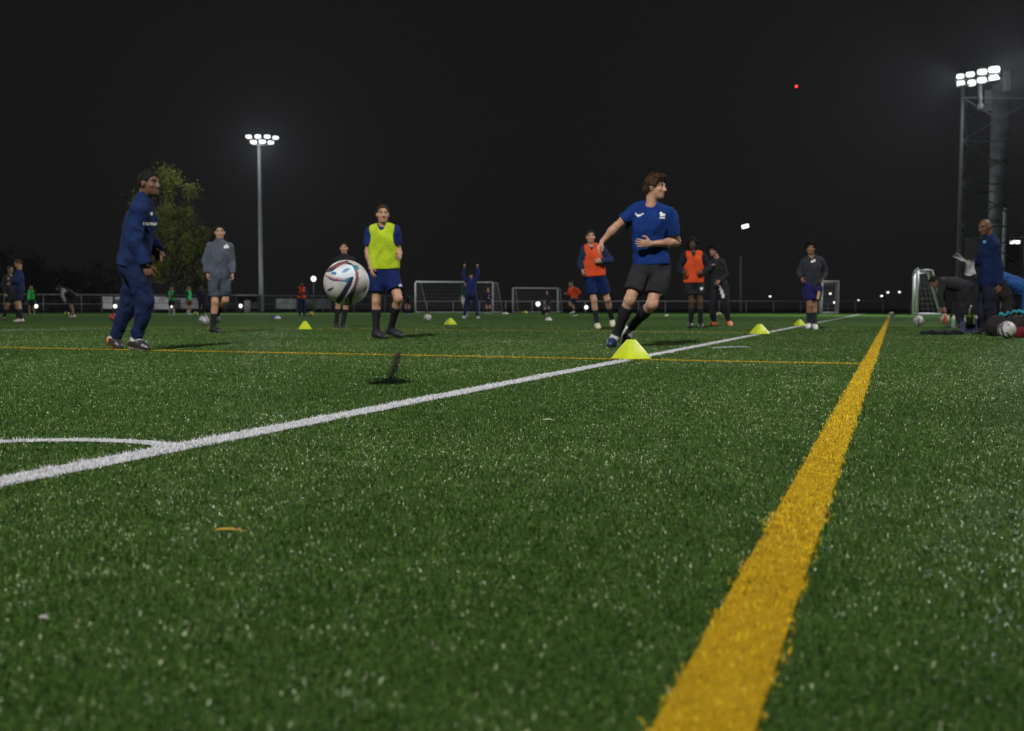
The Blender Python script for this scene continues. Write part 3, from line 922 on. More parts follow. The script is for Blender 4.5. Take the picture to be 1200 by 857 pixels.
KIT = lambda top, short, sock=(.02, .02, .022), boot=(.3, .3, .3), long=True: [('training_top' if long else 'shirt', top, {}), ('shorts', short, {}), ('sock', sock, dict(top=.3)), ('boot', boot, {})]
far('goalkeeper in dark navy with both arms raised high before the big goal', 552, 374, 182, 1.0, ARMSUP, TAN, (.02, .015, .012), [('training_top', (.016, .03, .13), {}), ('tracksuit_trousers', (.014, .02, .06)), ('boot', (.5, .5, .5), {})], 41)
far('player in orange bib leaning into a run on the far side', 672, 371.2, -60, .97, RUN2, TAN, (.12, .05, .02), KIT(ORANGE, (.02, .02, .024), boot=(.55, .55, .55)) , 42)
far('small figure in orange bib and navy trousers beside the globe lamp', 354, 370.5, 20, .97, FOLD, DARKSKIN, (.012, .01, .01), [('training_top', (.018, .022, .06), {}), ('bib', ORANGE, dict(hem=0)), ('tracksuit_trousers', (.018, .026, .085)), ('boot', (.02, .02, .02), {})], 43)
far('player in navy top and white boots at the left edge with head bowed', 24, 377.8, -65, 1.0, {**FOLD, 'face': (0, .9, -.4)}, TAN, (.05, .035, .025), KIT((.015, .03, .10), (.015, .02, .05), boot=(.5, .45, .42)), 44)
far('player in dark kit partly hidden behind the navy player at left', 13.5, 376.0, 60, .98, STRIDE, (.3, .18, .13), (.05, .04, .03), KIT((.03, .03, .036), (.02, .02, .02), boot=(.1, .05, .04)), 45)
far('far player in green bib beside the left edge navy pair', 37.5, 369.6, 10, .93, {}, TAN, (.09, .045, .025), [('training_top', (.02, .03, .02), {}), ('bib', GREEN, dict(hem=0)), ('shorts', BLACK, {}), ('sock', (.3, .25, .18), dict(top=.4)), ('boot', (.02, .02, .02), {})], 46)
far('player with white sleeves and dark vest leaning forward near left fence', 85.5, 372.3, -70, .97, BENT, (.32, .17, .13), (.02, .015, .012), [('training_top', (.42, .42, .42), {}), ('bib', (.02, .022, .022), dict(hem=0)), ('shorts', BLACK, {}), ('sock', (.3, .13, .11), dict(top=.7)), ('boot', (.6, .6, .6), {})], 47)
far('far player in green bib and white socks with arms folded', 201.5, 369.6, 0, .9, FOLD, TAN, (.05, .03, .02), [('training_top', (.02, .05, .03), {}), ('bib', (.05, .42, .12), dict(hem=0)), ('shorts', BLACK, {}), ('sock', (.5, .5, .5), dict(top=.3)), ('boot', (.4, .4, .4), {})], 48)
far('far player in bright green bib and red shorts turned sideways', 221.5, 369.4, 80, .92, {}, TAN, (.16, .10, .03), [('training_top', (.02, .05, .03), {}), ('bib', (.08, .62, .2), dict(hem=0)), ('shorts', (.12, .02, .02), {}), ('sock', (.5, .5, .5), dict(top=.5)), ('boot', (.5, .5, .5), {})], 49)
far('dark far figure standing between the green bibs and the grey player', 236.5, 369.2, 30, .97, {}, (.14, .06, .05), (.02, .012, .012), [('training_top', (.022, .022, .045), {}), ('tracksuit_trousers', (.018, .018, .035)), ('boot', (.02, .02, .02), {})], 50)
far('far player in dark top standing in front of the big goal net', 571.8, 368.3, 15, .98, FOLD, PALE, (.05, .03, .02), KIT((.02, .022, .04), (.02, .022, .05)), 51)
far('far player in white shorts beside the goalkeeper with raised arms', 545.5, 371.5, -30, .97, STRIDE, PALE, (.03, .02, .015), [('training_top', (.02, .05, .045), {}), ('shorts', (.5, .5, .48), {}), ('sock', (.4, .4, .38), dict(top=.3)), ('boot', (.5, .5, .5), {})], 52)
far('dark clothed figure standing inside the small goal', 641, 367.5, 10, .95, {}, PALE, (.03, .02, .015), KIT((.024, .024, .03), (.02, .02, .025)), 53)
far('figure in dark clothes sitting low before the small goal', 637.5, 369.0, 25, .95, SIT, (.3, .2, .16), (.03, .02, .015), KIT((.02, .024, .045), (.02, .02, .025)), 54)
far('dark clothed player crouching at the left post of the big goal', 478, 370.0, -40, .95, BENT, (.35, .2, .16), (.02, .015, .012), KIT((.02, .024, .022), (.02, .02, .022), (.02, .02, .02), (.1, .1, .1)), 55)
# ------------------------------------------------------------------ pitch, lines, turf


def turf_mat(name, cols, rough=.32, spec=.5, tint=None):
    m = bpy.data.materials.new(name)
    nt, b = nodes(m); L = nt.links.new
    an = nt.nodes.new('ShaderNodeAttribute'); an.attribute_name = 'rnd'
    cr = nt.nodes.new('ShaderNodeValToRGB')
    els = cr.color_ramp.elements
    while len(els) < len(cols): els.new(.5)
    for e, (p, c) in zip(els, cols): e.position = p; e.color = (*c, 1)
    L(an.outputs['Fac'], cr.inputs['Fac']); L(cr.outputs['Color'], b.inputs['Base Color'])
    b.inputs['Roughness'].default_value = rough
    b.inputs['Specular IOR Level'].default_value = spec
    if tint: b.inputs['Specular Tint'].default_value = (*tint, 1)
    return m


def ground_mat(name, cols, scale=3.0, rough=1.0, bump=.9):
    m = bpy.data.materials.new(name)
    nt, b = nodes(m); L = nt.links.new
    tc = nt.nodes.new('ShaderNodeTexCoord')
    n1 = nt.nodes.new('ShaderNodeTexNoise'); n1.inputs['Scale'].default_value = 90; n1.inputs['Detail'].default_value = 3
    n2 = nt.nodes.new('ShaderNodeTexNoise'); n2.inputs['Scale'].default_value = .45; n2.inputs['Detail'].default_value = 6
    L(tc.outputs['Object'], n1.inputs['Vector']); L(tc.outputs['Object'], n2.inputs['Vector'])
    ad = nt.nodes.new('ShaderNodeMath'); ad.operation = 'MULTIPLY_ADD'; ad.inputs[1].default_value = .55
    L(n1.outputs['Fac'], ad.inputs[0])
    sc = nt.nodes.new('ShaderNodeMath'); sc.operation = 'MULTIPLY'; sc.inputs[1].default_value = .45
    L(n2.outputs['Fac'], sc.inputs[0]); L(sc.outputs[0], ad.inputs[2])
    cr = nt.nodes.new('ShaderNodeValToRGB')
    els = cr.color_ramp.elements
    while len(els) < len(cols): els.new(.5)
    for e, (p, c) in zip(els, cols): e.position = p; e.color = (*c, 1)
    L(ad.outputs[0], cr.inputs['Fac']); L(cr.outputs['Color'], b.inputs['Base Color'])
    b.inputs['Roughness'].default_value = rough
    b.inputs['Specular IOR Level'].default_value = .03
    bp = nt.nodes.new('ShaderNodeBump'); bp.inputs['Strength'].default_value = bump; bp.inputs['Distance'].default_value = .03
    L(n1.outputs['Fac'], bp.inputs['Height']); L(bp.outputs[0], b.inputs['Normal'])
    return m


PITCHM = ground_mat('artificial_turf_base', [(.3, (.035, .076, .015)), (.5, (.053, .110, .021)), (.7, (.074, .140, .031))])
EARTHM = ground_mat('dark_ground', [(.3, (.03, .03, .028)), (.7, (.05, .05, .046))], rough=.95, bump=.3)
WSHEET = mat('white_line_turf', (.42, .42, .44), 1.0, var=.12, scale=40, bump=.5, bscale=120, spec=.02)
YSHEET = mat('yellow_line_turf', (.38, .235, .010), 1.0, var=.15, scale=40, bump=.5, bscale=120, spec=.02)

s = 420.0
tag(mesh('ground', [(-s, -s, -.03), (s, -s, -.03), (s, s, -.03), (-s, s, -.03)], np.array([[0, 1, 2, 3]]), EARTHM, smooth=False), kind='structure')
far_edge = 82.0
c0 = AX * far_edge + np.array([16., 0, 0]) * 0
pv = []
for (a, b) in ((-25, 95), (-25, -55), (far_edge + 1.0, -55), (far_edge + 1.0, 95)):
    pv.append(AX * a + PX * b)
tag(mesh('pitch', np.array(pv), np.array([[0, 3, 2, 1]])[:, ::-1], PITCHM, smooth=False), kind='structure')

# line geometry on the ground: list of (name, polyline, width, colour key)
def g2(px, py): return gnd(px, py)[:2]


tl0 = gnd(415, 485.2); A2 = AX[:2]; P2 = PX[:2]
yl0 = gnd(958, 560)
xl0 = gnd(700, 421.4)
x20 = gnd(400, 386)
wl0 = gnd(60, 387.0)
ac = np.array([-1.45, 2.0]); 


def isect(p, d, q, e):
    t = np.linalg.solve(np.array([d, -e]).T, q - p)
    return p + d * t[0]


tl_a = tl0[:2] - A2 * 3.6; tl_b = tl0[:2] + A2 * ((79 - tl0[1]) / A2[1])
yl_a = yl0[:2] - A2 * 2.6; yl_b = yl0[:2] + A2 * ((55 - yl0[1]) / A2[1])
xl_b = isect(xl0[:2], P2, yl0[:2], A2) + P2 * .05; xl_a = xl_b + P2 * 45
x2_b = isect(x20[:2], P2, tl0[:2], A2) + P2 * .06; x2_a = x2_b + P2 * 60
jn = gnd(206, 524.5)[:2]
arc_pts = []
p0, p1, p2 = jn, gnd(100, 517.6)[:2], gnd(0, 519.5)[:2]
M_ = np.array([p1 - p0, p2 - p0]); rhs = np.array([(p1 @ p1 - p0 @ p0) / 2, (p2 @ p2 - p0 @ p0) / 2])
cc = np.linalg.solve(M_, rhs); R_ = np.linalg.norm(p0 - cc)
a0 = math.atan2(*(p0 - cc)[::-1]); a1 = math.atan2(*(p2 - cc)[::-1])
for t in np.linspace(0, 1, 30):
    a = a0 + (a1 - a0) * 1.9 * t
    arc_pts.append(cc + R_ * np.array([math.cos(a), math.sin(a)]))
LINES = [('white_touchline', [tl_a, tl_b], .115, 'w'), ('white_corner_arc', arc_pts, .07, 'w'),
         ('yellow_sideline', [yl_a, yl_b], .094, 'y'), ('yellow_cross_line', [xl_a, xl_b], .10, 'y'),
         ('yellow_far_cross_line', [x2_a, x2_b], .10, 'y'),
         ('white_hash_mark', [gnd(839, 408.2)[:2], gnd(870, 407.2)[:2]], .12, 'w'),
         ('white_far_box_line', [gnd(-130, 390)[:2], gnd(153, 385.2)[:2]], .11, 'w')]
for i, (nm, pts, w, c) in enumerate(LINES):
    pts = np.array(pts); d = np.gradient(pts, axis=0) if len(pts) > 2 else np.tile(pts[1] - pts[0], (2, 1))
    d = d / np.linalg.norm(d, axis=1)[:, None]; n = np.stack([-d[:, 1], d[:, 0]], 1) * w / 2
    z = .0042 + .0008 * i
    V = np.concatenate([np.c_[pts + n, np.full(len(pts), z)], np.c_[pts - n, np.full(len(pts), z)]])
    k = len(pts)
    Q = np.array([(j, j + k, j + 1 + k, j + 1) for j in range(k - 1)])
    LINES[i] = (nm, pts, w, c, V, Q)


def seg_dist(p, a, b):
    ab = b - a; t = np.clip(((p - a) @ ab) / (ab @ ab), 0, 1)
    return np.linalg.norm(p - a - t[:, None] * ab, axis=1)


def blades(n_near=46000.0, r0=.62, r1=23.0, half=math.radians(43)):
    """root positions of turf blades, dense near the pitch corner where the photo was taken and thinning outwards"""
    rr = np.linspace(r0, r1, 4000)
    dens = n_near * np.where(rr < 2.4, 1.0, (2.4 / rr) ** 1.65) * np.where(rr < 5, 1.38, 1.0)
    cdf = np.cumsum(dens * rr); N = int(cdf[-1] * (rr[1] - rr[0]) * 2 * half)
    u = RNG.random(N)
    r = np.interp(u, cdf / cdf[-1], rr)
    th = RNG.uniform(-half, half, N)
    th = np.where(r < 5, th * 1.38, th)
    return np.stack([r * np.sin(th), r * np.cos(th)], 1), r


def vn2(p, f, seed):
    return vnoise(np.c_[p, np.zeros(len(p))].astype(np.float32), f, seed)


def make_blades(p, r, width, height):
    n = len(p)
    az = RNG.uniform(0, 2 * math.pi, n) * .85 + vn2(p, 1.3, 3) * .8 + vn2(p, 14, 4) * 1.2
    lean = np.clip(RNG.normal(.75, .5, n) + .10 * vn2(p, 2.2, 6), .03, 1.7)
    rnd = np.clip(.47 + RNG.normal(0, .285, n) + .08 * vn2(p, 1.1, 21) + .07 * vn2(p, .35, 22) + .10 * vn2(p, 18, 23), 0, 1)
    ln = height * RNG.uniform(.65, 1.25, n) * (1 + .22 * vn2(p, 5, 7)) * np.where(rnd > .86, .56, 1.0)  # palest blades cut short so the painted glints read as flecks
    d = np.stack([np.cos(az), np.sin(az)], 1)
    fa = az + RNG.uniform(-1.3, 1.3, n) + math.pi / 2
    wv = np.stack([np.cos(fa), np.sin(fa)], 1) * (width * RNG.uniform(.7, 1.3, n))[:, None] / 2
    base = np.c_[p, np.zeros(n)]
    mid = np.c_[p + d * (ln * .5 * np.sin(lean * .45))[:, None], ln * .5 * np.cos(lean * .45)]
    tip = np.c_[mid[:, :2] + d * (ln * .5 * np.sin(np.minimum(lean * 1.4, 1.75)))[:, None], mid[:, 2] + ln * .5 * np.cos(np.minimum(lean * 1.4, 1.75))]
    w3 = np.c_[wv, np.zeros(n)]
    V = np.stack([base - w3, base + w3, mid - w3 * .95, mid + w3 * .95, tip - w3 * .3, tip + w3 * .3], 1).reshape(-1, 3)
    i = np.arange(n)[:, None] * 6
    Q = np.concatenate([i + np.array([[0, 1, 3, 2]]), i + np.array([[2, 3, 5, 4]])])
    return V, Q, np.repeat(rnd, 6)


P_, R2 = blades()
W_ = .0016 * np.maximum(1, (R2 / 2.4) ** .85)
H_ = np.where(R2 < 6, .0118, .0118 - .002 * np.minimum((R2 - 6) / 8, 1))
own = np.full(len(P_), -1)
wob = vn2(P_, 60, 31) * .008 + vn2(P_, 22, 32) * .006 + RNG.normal(0, .0035, len(P_))
for i, (nm, pts, w, c, V, Q) in enumerate(LINES):
    dd = np.min([seg_dist(P_, pts[j], pts[j + 1]) for j in range(len(pts) - 1)], 0)
    own[(dd < w / 2 + wob) & (own < 0)] = i
WB = turf_mat('white_turf_blade', [(.1, (.50, .50, .53)), (.5, (.68, .68, .71)), (.9, (.80, .80, .82))], .6, .06)
YB = turf_mat('yellow_turf_blade', [(.12, (.16, .07, .005)), (.36, (.70, .46, .014)), (.66, (.86, .66, .03)), (.95, (.85, .72, .18))], .6, .06)
GB = turf_mat('green_turf_blade', [(.05, (.017, .048, .011)), (.35, (.042, .092, .018)), (.62, (.068, .130, .026)), (.82, (.110, .178, .042)), (.93, (.25, .33, .13)), (1., (.78, .85, .58))], .36, .07, (.8, 1, .7))  # palest ramp stops paint floodlight glints into the blade colour
for i, (nm, pts, w, c, V, Q) in enumerate(LINES):
    sel = own == i
    if sel.sum():
        bV, bQ, rn = make_blades(P_[sel], R2[sel], W_[sel] * 1.15, H_[sel] * 1.04)
    else: bV, bQ, rn = np.zeros((0, 3)), np.zeros((0, 4), int), np.zeros(0)
    V2 = np.concatenate([V, bV]); Q2 = np.concatenate([Q, bQ + len(V)])
    o = mesh(nm, V2, Q2, WB if c == 'w' else YB, smooth=True, attrs={'rnd': np.concatenate([np.full(len(V), .5), rn])})
    o.data.materials.append(WSHEET if c == 'w' else YSHEET)
    mi = np.zeros(len(Q2), np.int32); mi[:len(Q)] = 1; o.data.polygons.foreach_set('material_index', mi)
    tag(o, kind='structure')
sel = own < 0
bV, bQ, rn = make_blades(P_[sel], R2[sel], W_[sel], H_[sel])
o = mesh('turf_blades', bV, bQ, GB, smooth=True, attrs={'rnd': rn})
tag(o, 'short green artificial turf blades covering the near pitch', 'artificial turf', kind='stuff')

# rubber crumb thrown up where the ball bounced
def crumb(P, r):
    n = len(P); o6 = np.array([(1, 0, 0), (-1, 0, 0), (0, 1, 0), (0, -1, 0), (0, 0, 1), (0, 0, -1)], float)
    V = (P[:, None, :] + o6[None] * r[:, None, None] * RNG.uniform(.6, 1.3, (n, 6, 1))).reshape(-1, 3)
    T = np.array([(0, 2, 4), (2, 1, 4), (1, 3, 4), (3, 0, 4), (2, 0, 5), (1, 2, 5), (3, 1, 5), (0, 3, 5)])
    return V, (np.arange(n)[:, None, None] * 6 + T).reshape(-1, 3)


n = 1300
Yc = gnd(452, 447.5)[1]
t = RNG.random(n) ** 1.1
cx = 456 + 11 * t ** .7 + RNG.normal(0, 1, n) * (3.6 - 1.6 * t); cy = 447 - 33 * t + RNG.normal(0, 1, n) * 1.0
P = np.array([at(x, min(y, 447), Yc + d) for x, y, d in zip(cx, cy, RNG.normal(0, .03, n))])
n2 = 380
P2_ = np.c_[RNG.normal(0, .07, n2), RNG.normal(0, .035, n2), np.abs(RNG.normal(0, .008, n2)) + .012] + np.array([*gnd(452, 448.5)[:2], 0])
P = np.concatenate([P, P2_]); P[:, 2] = np.maximum(P[:, 2], .006)
V, T = crumb(P, RNG.uniform(.0012, .0030, len(P)))
tag(mesh('rubber_crumb', V, T, mat('black_rubber', (.018, .018, .018), .8), smooth=False), 'black rubber crumb sprayed up where the ball bounced on the turf', 'rubber crumb', kind='stuff')


def straw(px, py, ln, ang, r, col, label, cat, name):
    g = gnd(px, py); d = np.array([math.cos(ang), math.sin(ang), 0]); q = np.array([-d[1], d[0], 0])
    mb = MB()
    pts = [g + d * ln * (k - .5) + q * ln * .02 * math.sin(k * 5) + np.array([0, 0, .0115 + .002 * math.sin(k * 3)]) for k in np.linspace(0, 1, 9)]
    mb.tube(pts, [r * (.4 + 1.0 * math.sin(math.pi * min(k + .15, .95))) for k in np.linspace(0, 1, 9)], 6)
    mb.tube([pts[4], pts[4] + q * .004 + d * .004 + np.array([0, 0, .004])], [r * .6, r * .3], 5)
    tag(mb.build(name, mat('dry_' + name, col, .7, var=.3, scale=80), None, True, loc=g), label, cat)


straw(270, 629, .058, -.12, .0016, (.52, .32, .04), 'short orange brown twig lying on the near green turf', 'twig', 'twig')
straw(643, 496, .045, -.2, .0018, (.45, .47, .28), 'pale dry straw lying on the turf below the white touchline', 'straw', 'straw')
straw(52, 735, .016, -.35, .0015, (.5, .5, .44), 'tiny pale fibre on the dark turf at lower left', 'straw', 'straw')

# ------------------------------------------------------------------ balls
nu, nv = 160, 96
uu, vv = np.meshgrid(np.arange(nu) * 2 * math.pi / nu, (np.arange(nv + 1)) * math.pi / nv, indexing='ij')
BS = np.stack([np.sin(vv) * np.cos(uu), np.sin(vv) * np.sin(uu), np.cos(vv)], -1).reshape(-1, 3)
bi = np.arange(nu)[:, None] * (nv + 1) + np.arange(nv)[None]
bj = (np.arange(nu)[:, None] + 1) % nu * (nv + 1) + np.arange(nv)[None]
BQ = np.stack([bi, bi + 1, bj + 1, bj], -1).reshape(-1, 4)


def stroke(U, pts, w):
    """U points in disc coordinates; mask of a curved band with tapered half width"""
    pts = np.array(pts, float)
    t = np.linspace(0, 1, 60); k = np.linspace(0, 1, len(pts))
    # smooth curve through the points
    px = np.interp(t, k, pts[:, 0]); py = np.interp(t, k, pts[:, 1])
    for _ in range(4):
        px[1:-1] = (px[:-2] + 2 * px[1:-1] + px[2:]) / 4; py[1:-1] = (py[:-2] + 2 * py[1:-1] + py[2:]) / 4
    ww = np.interp(t, np.linspace(0, 1, len(w)), w) * 1.22
    d = np.full(len(U), 9.0)
    for a, b, c in zip(px, py, ww): d = np.minimum(d, np.hypot(U[:, 0] - a, U[:, 1] - b) - c)
    return d < 0


def ball_colours():
    C = np.tile(np.array([.46, .445, .43]), (len(BS), 1))
    navy = (.015, .018, .04); red = (.17, .06, .065); teal = (.03, .15, .24); rose = (.45, .25, .25)
    for sgn in (1, -1):
        front = (BS[:, 1] * -sgn) > -.02
        U = np.c_[BS[:, 0] * sgn, BS[:, 2]]

        def put(pts, w, c):
            m = front & stroke(U, pts, w); C[m] = c
        pal = (.54, .60, .65)
        put([(-.45, .42), (-.1, .5), (.2, .55), (.25, .3)], [.12, .22, .22, .12], pal)
        put([(-.95, .52), (-.62, .62), (-.3, .82), (.05, .93)], [.05, .075, .06, .04], red)
        put([(-.9, .48), (-.66, .56), (-.48, .66)], [.03, .06, .02], navy)
        put([(0, .86), (.15, .84), (.26, .80)], [.02, .04, .02], navy)
        put([(-.92, .33), (-.55, .19), (-.2, .16)], [.05, .05, .05], rose)
        put([(-.9, .30), (-.6, .14), (-.2, .11), (.05, .1)], [.02, .04, .03, .05], (.10, .05, .10))
        put([(-.62, .42), (-.5, .42)], [.04, .06], teal)
        put([(-.18, .47), (-.02, .56), (.12, .63)], [.03, .055, .03], (.10, .22, .36))
        put([(-.15, .1), (.1, .12), (.25, .22)], [.03, .10, .06], teal)
        put([(-.42, -.98), (-.3, -.72), (-.1, -.4), (.08, -.08), (.22, .2)], [.11, .11, .10, .09, .06], navy)
        put([(.08, -.9), (.1, -.62), (.2, -.42), (.36, -.2)], [.12, .13, .11, .05], navy)
        put([(.26, -.28), (.38, -.05), (.45, .2), (.44, .48), (.36, .7)], [.05, .07, .06, .055, .06], red)
        put([(.30, .75), (.42, .66), (.52, .62)], [.04, .09, .03], teal)
        put([(-.3, -1), (-.18, -.75), (.06, -.42), (.24, -.12), (.34, .2), (.36, .5)], [.03, .03, .032, .035, .03, .012], (.68, .67, .67))
        put([(-.22, -.8), (-.1, -.58), (.02, -.42)], [.012, .016, .012], red)
        put([(.02, -.9), (.06, -.72), (.0, -.62)], [.012, .016, .01], (.55, .56, .6))
        put([(-.84, -.37), (-.72, -.30), (-.60, -.22)], [.015, .045, .03], (.02, .02, .025))
        put([(-.78, -.27), (-.72, -.30)], [.015, .03], (.02, .02, .025))
        put([(.72, -.36), (.79, -.28), (.86, -.16)], [.03, .045, .025], (.07, .035, .035))
        put([(.28, -.57), (.30, -.57)], [.035, .035], (.5, .22, .25))
        for seam in ([(-.1, .1), (-.25, -.3), (-.5, -.8)], [(.45, .0), (.7, -.15), (.98, -.1)], [(.52, .6), (.75, .3), (.98, -.05)]):
            put(seam, [.006, .006, .006], (.42, .41, .40))
    return C


BALLC = ball_colours()
BALLM = mat('glossy_ball_skin', (1, 1, 1), .5, var=.22, scale=14, bump=.12, bscale=160, attr='col')
R_BALL = .112
o = mesh('football', BS * R_BALL, BQ, BALLM, attrs={'col': BALLC}, loc=(0, 0, 0))
BALL_MESH = o.data
GB_ = 'footballs about the pitch'
Yb = FPX * 2 * R_BALL / 53.0
o.location = at(406, 331.5, Yb)
o.rotation_euler = (math.radians(3), 0, math.radians(10))
tag(o, 'large patterned white football flying in mid air before the dark player', 'football', GB_)


def ball(px, py, Y, label, rot, col=None):
    g = gnd(px, py) if Y is None else None
    b = o.copy(); COL.objects.link(b)
    if Y is None: b.location = (g[0], g[1], R_BALL + .012)
    else:
        p = at(px, py, Y); b.location = (p[0], p[1], R_BALL + .012)
    b.rotation_euler = rot
    if col is not None:
        me = o.data.copy(); b.data = me
        a = me.attributes['col']; c = np.ones((len(BS), 4), np.float32)
        c[:, :3] = np.where((BALLC.mean(1) > .3)[:, None], np.array(col), BALLC * .6)
        a.data.foreach_set('color', c.ravel())
    tag(b, label, 'football', GB_)
    return b


ball(239, 374, 23.0, 'white football on the turf beside the grey player shin', (.4, 1.2, .3))
ball(501, 372, 28.5, 'white football on the grass in front of the big goal', (1.9, .2, 2.3))
ball(1076.5, 376, 22.5, 'white football by the front post of the side goal', (2.4, .8, 1.0))
ball(1044.5, 368.5, 42, 'small white football at the far end of the yellow sideline', (.2, 2.0, 1.0))
ball(1180, 384, 12.9, 'white football with a lime patch at the right edge by the orange disc', (1.0, .4, 2.0))
ball(1107, 376, 26, 'cream football below the hands of the bent player', (.3, .1, 2.6), (.60, .46, .36))
ball(364.5, 367, 47, 'yellow football below the globe lamp', (.3, .1, 2.6), (.58, .52, .10))
ball(842.5, 367.6, 42, 'pale yellow football between the feet of the orange shoed player', (.3, 1.1, .6), (.62, .60, .22))
ball(615.7, 366, 60, 'yellow football in front of the small goal', (.5, .9, 2.6), (.60, .56, .08))
ball(229.5, 369.2, 48, 'lime football at the left of the grey player', (.5, .1, .6), (.45, .65, .04))
ball(78.5, 370, 47, 'lime yellow football by the feet of the leaning player', (.9, .1, .6), (.50, .58, .06))
ball(132.5, 375, 30, 'red football behind the rear leg of the navy tracksuit man', (.9, 1.1, .6), (.55, .04, .02))

# ------------------------------------------------------------------ marker cones


def cone_mesh(h=.15, w=.265, top=.055):
    prims = []
    V, Q = [], []
    n = 32; prof = [(0.004, 1.0), (.012, 1.02), (.02, .97), (.5, .62), (.93, .26), (.985, .235), (1.0, .17)]
    rows = []
    for (z, r) in prof + [(.985, .15), (.5, .56), (0.006, .93)]:
        a = np.arange(n) * 2 * math.pi / n
        sq = 1 / (np.abs(np.cos(a)) ** 5 + np.abs(np.sin(a)) ** 5) ** (1 / 5.)   # rounded square plan
        rr = r * w / 2 * sq
        rows.append(np.c_[rr * np.cos(a), rr * np.sin(a), np.full(n, z * h)])
    V = np.concatenate(rows); m = len(rows)
    for i in range(m):
        i2 = (i + 1) % m
        for j in range(n):
            k = (j + 1) % n
            Q.append((i * n + j, i * n + k, i2 * n + k, i2 * n + j))
    return V, np.array(Q)


cV, cQ = cone_mesh()
CONEM = mat('lime_plastic', (.50, .60, .02), .45, var=.06, scale=8)
ORDISC = mat('orange_plastic', (.8, .07, .02), .45, var=.06, scale=8)
GC = 'marker cones on the pitch'
c1 = mesh('marker_cone', cV, cQ, CONEM, loc=(0, 0, 0), smooth=True)


def cone(px, py, label, rz, sc=1.0, first=False, m=None):
    c = c1 if first else c1.copy()
    if not first: COL.objects.link(c)
    g = gnd(px, py)
    c.location = (g[0], g[1], .010); c.rotation_euler = (0, 0, rz); c.scale = (sc, sc, sc)
    if m:
        c.data = c1.data.copy(); c.data.materials[0] = m
    tag(c, label, 'marker cone', GC)
    return c


cone(739.5, 421.5, 'large yellow cone on the white touchline under the sprinting striker', .55, 1.0, True)
cone(357.5, 386.5, 'yellow cone on the grass left of the flying ball', .2)
cone(528, 380.8, 'yellow cone in front of the big goal', .7)
cone(890, 392, 'yellow cone on the touchline right of the orange shoed player', .4)
cone(937, 382, 'yellow cone beside the feet of the player on the touchline', .6, .9)


def disc(px, py, Y, w, h, m, label, name='marker_disc'):
    p = at(px, py, Y); mb = MB()
    n = 24; a = np.arange(n) * 2 * math.pi / n
    rows = [np.c_[np.cos(a) * w / 2 * r, np.sin(a) * w / 2 * r, np.full(n, h * z + .012)] + np.array([p[0], p[1], 0]) for (r, z) in ((1, 0), (.95, .1), (.5, .95), (.32, 1.0), (.3, .85), (.9, 0))]
    V = np.concatenate(rows); Q = [(i * n + j, i * n + (j + 1) % n, (i + 1) % 6 * n + (j + 1) % n, (i + 1) % 6 * n + j) for i in range(6) for j in range(n)]
    tag(mesh(name, V, np.array(Q), m, loc=(p[0], p[1], 0)), label, 'marker disc', 'flat marker discs')


WPL = mat('white_plastic', (.6, .6, .6), .5)
disc(643, 375.5, 32, .23, .10, WPL, 'white flat marker disc on the grass before the small goal')
disc(780.7, 370.4, 48, .2, .10, WPL, 'small white marker disc beyond the striker knee')
disc(325.5, 373.5, 37, .25, .10, WPL, 'white marker disc between the grey player and the floodlight pole')
disc(320.5, 373.2, 37.4, .2, .10, mat('blue_plastic', (.03, .05, .16), .5), 'blue marker disc touching the white disc')
disc(592, 366.5, 66, .5, .10, WPL, 'white marker disc between the two goals')
disc(1167.5, 391.5, 14.9, .20, .055, ORDISC, 'flat orange marker disc at the foot of the football at right edge')

# kit at the right edge
g = at(1106, 391.5, 15.2)
V, Q = sdf_mesh([Ell((g[0] - .05, g[1], .02), np.eye(3), (.27, .16, .045), .03), Ell((g[0] + .15, g[1] + .03, .02), np.eye(3), (.16, .12, .055), .03), Cap((g[0] - .25, g[1] - .1, .02), (g[0] - .34, g[1] - .02, .015), .05, .035, .03)], .012, wrinkle(.014, 71, 11, (1, 1, 1)))
tag(mesh('jacket', V, Q, cloth((.014, .017, .024)), loc=(g[0], g[1], 0)), 'dark jacket dropped flat on the turf below the bent player', 'jacket')

g = at(1184, 376, 14.3)
bag = empty('sports_bag', (g[0], g[1], 0), 'dark sports bag with teal strap standing behind the lime patched football', 'bag')
ax = np.eye(3)
V, Q = sdf_mesh([Cap((g[0] - .2, g[1], .15), (g[0] + .26, g[1], .15), .155, .155, .03, clip=[((g[0], g[1], .005), (0, 0, -1))])], .013, wrinkle(.014, 72, 8, (1, 1, 1)))
mesh('body', V, Q, cloth((.03, .024, .028)), bag)
mb = MB(); pts = []
for k in np.linspace(0, 1, 26):
    pts.append(np.array([g[0] - .2 + .42 * k, g[1] - .10 + .03 * math.sin(k * 23), .325 + .022 * math.sin(k * 31) + .05 * k - .03 * abs(k - .5)]))
mb.tube(pts, .017, 6)
mb.build('strap', cloth((.03, .26, .36)), bag, True)
mb = MB(); mb.tube([np.array([g[0] + x, g[1], .29 + .10 * math.sin((x + .12) / .24 * math.pi)]) for x in np.linspace(-.12, .12, 9)], .014, 6)
mb.build('handle', cloth((.02, .02, .02)), bag, True)
g = at(1197, 388, 13.6)
V, Q = sdf_mesh([Cap((g[0] - .05, g[1], .06), (g[0] + .35, g[1] + .05, .07), .085, .09, .03, clip=[((g[0], g[1], .005), (0, 0, -1))])], .011, wrinkle(.016, 73, 9, (1, 1, 1)))
b2 = empty('kit_bag', (g[0], g[1], 0), 'maroon bag lying on the turf right of the lime patched football', 'bag')
mesh('body', V, Q, cloth((.13, .012, .022)), b2)
